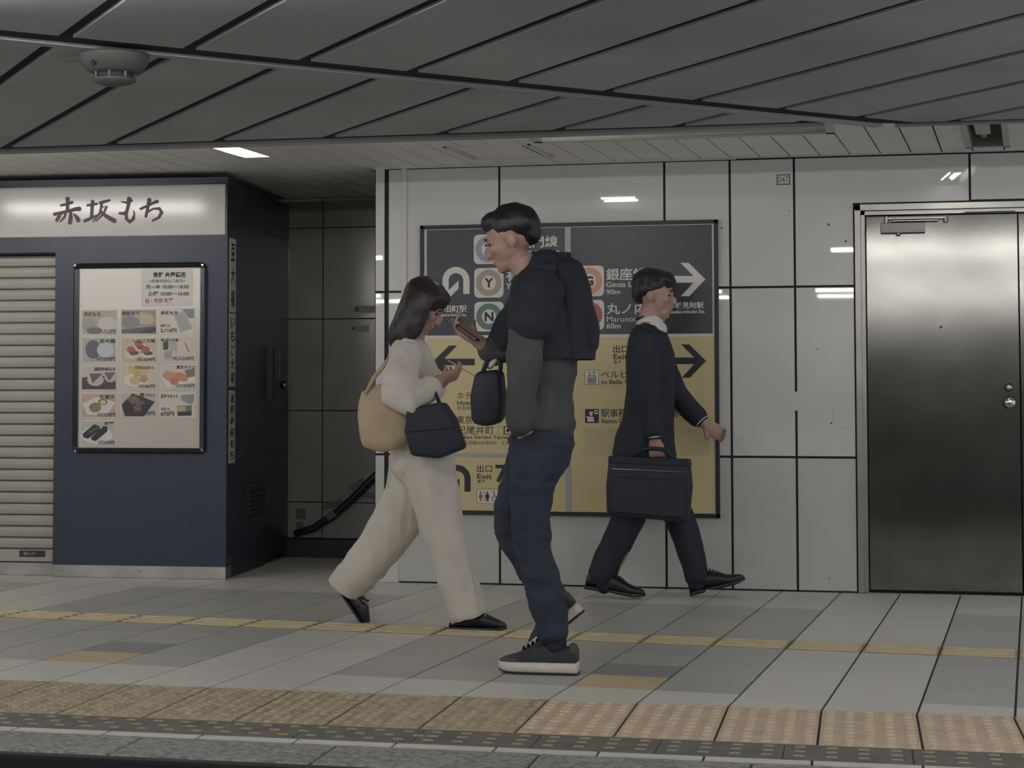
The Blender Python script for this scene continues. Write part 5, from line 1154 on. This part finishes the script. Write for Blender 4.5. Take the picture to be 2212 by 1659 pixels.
obj('pouch', MB().prism([fB.px(*p) for p in q][::-1], -0.055, 0.055, fB), M_bag, bg, bevel=0.018, bseg=3, smooth=True)
obj('flap', MB().prism([fB.px(*p) for p in [(884, 886), (958, 870), (982, 902), (990, 925), (882, 935)]][::-1], 0.046, 0.060, fB), M_bag, bg, bevel=0.006)
obj('handle', MB().tube([w1.P(900, 880, -0.27), w1.P(905, 850, -0.25), w1.P(918, 834, -0.24), w1.P(940, 848, -0.25), w1.P(950, 872, -0.27)], 0.008, 8), M_bag, bg, smooth=True)

# ---- the man in the suit, walking right by the wall
m2 = Fig(9.62, 9.67/F_PX, 'person in black suit and white collar walking right along the wall', (1370, 1290)); k2 = m2.k
body = MB()
o2 = head(body, m2.P, 1414, 637, k2, 1, 0.10, 0.235)
m2.L(body, [(1405, 665, 0, 22, 0.055), (1402, 700, 0, 24, 0.060), (1402, 725, 0, 30, 0.09)])
m2.L(body, [(1402, 722, 0, 32, 0.14), (1404, 770, 0, 40, 0.165), (1402, 850, 0, 36, 0.150), (1398, 920, 0, 37, 0.150), (1396, 985, 0, 42, 0.160), (1398, 1010, 0, 38, 0.14)])
m2.L(body, [(1400, 735, -0.185, 22, 0.050), (1396, 830, -0.215, 19, 0.042), (1404, 870, -0.22, 17, 0.038), (1414, 948, -0.215, 12, 0.029)])
hand(body, m2.P(1414, 948, -0.215), (0.12, 0.02, -1), (0, 1, 0), 1, (1.0, 1.3, 1.0), 1.0, 1.0)
m2.L(body, [(1408, 735, 0.185, 22, 0.050), (1446, 830, 0.20, 19, 0.042), (1466, 862, 0.20, 17, 0.038), (1522, 915, 0.19, 12, 0.029)])
hand(body, m2.P(1521, 914, 0.19), (0.80, -0.05, -0.55), (0.1, -0.95, 0.1), 1, (0.35, 0.5, 0.4), 1.0, 0.4)
m2.L(body, [(1394, 1000, -0.08, 38, 0.085), (1382, 1060, -0.085, 30, 0.070), (1362, 1130, -0.09, 22, 0.055), (1338, 1190, -0.09, 21, 0.052), (1312, 1252, -0.09, 14, 0.034), (1305, 1270, -0.09, 14, 0.034)])
m2.L(body, [(1402, 1000, 0.08, 38, 0.085), (1436, 1065, 0.085, 30, 0.070), (1470, 1130, 0.09, 22, 0.055), (1490, 1195, 0.09, 20, 0.050), (1506, 1255, 0.09, 14, 0.034), (1510, 1270, 0.09, 14, 0.034)])
fuse('body', body, M_skin, m2.root, 0.0065, 3)
face_bits(o2, 1.04, m2.root)
hr = MB()
ball(hr, o2(-0.020, 0.052), 0.106, 0.086, 0.084, -0.1); ball(hr, o2(0.038, 0.080), 0.062, 0.070, 0.042, -0.1); ball(hr, o2(-0.070, 0.010), 0.048, 0.070, 0.066, -0.1); ball(hr, o2(0.07, 0.066), 0.034, 0.056, 0.024, 0.3)
ball(hr, o2(-0.035, 0.03, -0.03), 0.065, 0.060, 0.055); ball(hr, o2(-0.035, 0.03, 0.03), 0.065, 0.060, 0.055)
fuse('hair', hr, M_hair, m2.root, 0.008, 2, fold=0.006, fscale=20)
cl = MB(); m2.L(cl, [(1399, 688, 0, 26, 0.068), (1404, 704, 0, 30, 0.082), (1410, 722, 0, 34, 0.095)]); ball(cl, m2.P(1430, 708), 0.026, 0.040, 0.026, 0.6)
fuse('shirt', cl, M_shirt, m2.root, 0.007, 2)
jk = MB()
m2.L(jk, [(1392, 706, 0, 28, 0.10), (1398, 728, 0, 42, 0.165), (1405, 770, 0, 52, 0.200), (1405, 840, 0, 52, 0.190), (1402, 900, 0, 54, 0.190), (1394, 950, 0, 64, 0.200), (1392, 985, 0, 70, 0.205)])
m2.L(jk, [(1398, 728, -0.175, 34, 0.070), (1394, 790, -0.21, 30, 0.064), (1397, 850, -0.222, 27, 0.058), (1408, 905, -0.22, 23, 0.050), (1413, 938, -0.217, 22, 0.046)])
m2.L(jk, [(1408, 728, 0.175, 34, 0.070), (1430, 790, 0.20, 30, 0.064), (1458, 848, 0.205, 27, 0.057), (1490, 885, 0.20, 23, 0.050), (1512, 906, 0.193, 21, 0.046)])
fuse('suit_jacket', jk, M_suit, m2.root, 0.009, 3, fold=0.007, fscale=7, seed=2)
for sd2 in (-1, 1): obj('cuff', MB().tube([m2.P(1413, 936, -0.216), m2.P(1414, 944, -0.215)] if sd2 < 0 else [m2.P(1511, 905, 0.193), m2.P(1517, 911, 0.191)], 0.040, 14), M_shirt, m2.root)
tr = MB()
m2.L(tr, [(1396, 940, 0, 46, 0.165), (1396, 985, 0, 50, 0.175), (1400, 1015, 0, 46, 0.165)])
m2.L(tr, [(1396, 990, -0.08, 50, 0.105), (1384, 1050, -0.085, 42, 0.092), (1362, 1110, -0.09, 35, 0.080), (1338, 1160, -0.09, 33, 0.076), (1312, 1215, -0.09, 31, 0.072), (1298, 1248, -0.09, 29, 0.068)])
m2.L(tr, [(1404, 990, 0.08, 50, 0.105), (1434, 1050, 0.085, 42, 0.092), (1468, 1118, 0.09, 33, 0.078), (1486, 1170, 0.09, 29, 0.072), (1500, 1222, 0.09, 27, 0.068), (1507, 1252, 0.09, 26, 0.066)])
fuse('trousers', tr, M_suit, m2.root, 0.009, 3, fold=0.010, fscale=7, fstretch=(1.4, 1, 0.8), seed=4, cut=[(m2.P(1298, 1256), (-0.35, 0, -0.94)), (m2.P(1510, 1262), (0.2, 0, -0.98))])
fuse('sock', m2.L(MB(), [(1312, 1238, -0.09, 19, 0.042), (1304, 1268, -0.09, 20, 0.042)]), M_jacket, m2.root, 0.007, 1)
fuse('sock', m2.L(MB(), [(1506, 1240, 0.09, 19, 0.042), (1510, 1268, 0.09, 20, 0.042)]), M_jacket, m2.root, 0.007, 1)
p_h, p_t = m2.P(1263, 1284, -0.09), m2.P(1393, 1290, -0.09); p_h.z = 0.045; p_t.z = 0.0
dress_shoe(m2.root, p_h, p_t)
p_h, p_t = m2.P(1492, 1287, 0.09), m2.P(1612, 1258, 0.09)
p_h.z = max(p_h.z, 0.002); p_t.z = p_h.z+0.075
dress_shoe(m2.root, p_h, p_t)
# briefcase
bc = empty('briefcase', m2.P(1402, 1126, -0.22), 'black soft briefcase carried by the person in the suit', 'briefcase')
fC = Frame((0, 9.62-0.225, 0), (1, 0, 0), (0, 0, 1), (0, -1, 0))
q = [(1318, 984), (1490, 992), (1496, 1050), (1488, 1128), (1400, 1120), (1313, 1112), (1311, 1050)]
obj('case', MB().prism([fC.px(*p) for p in q][::-1], -0.055, 0.055, fC), M_bag, bc, bevel=0.02, bseg=3, smooth=True)
obj('front_pocket', MB().prism([fC.px(*p) for p in [(1324, 1030), (1486, 1036), (1482, 1118), (1322, 1105)]][::-1], 0.05, 0.068, fC), M_bag, bc, bevel=0.008)
obj('zip', MB().tube([fC.p(*fC.px(1326, 1012), 0.056), fC.p(*fC.px(1484, 1019), 0.056)], 0.003, 6), M_steelframe, bc)
obj('flap', MB().prism([fC.px(*p) for p in [(1317, 984), (1491, 992), (1493, 1008), (1316, 1000)]][::-1], -0.058, 0.058, fC), M_bag, bc, bevel=0.006)
obj('handle', MB().tube([fC.p(*fC.px(1372, 990), 0.01), fC.p(*fC.px(1380, 974), 0.01), fC.p(*fC.px(1402, 968), 0.01), fC.p(*fC.px(1430, 970), 0.01), fC.p(*fC.px(1446, 978), 0.01), fC.p(*fC.px(1452, 993), 0.01)], 0.010, 8), M_bag, bc, smooth=True)
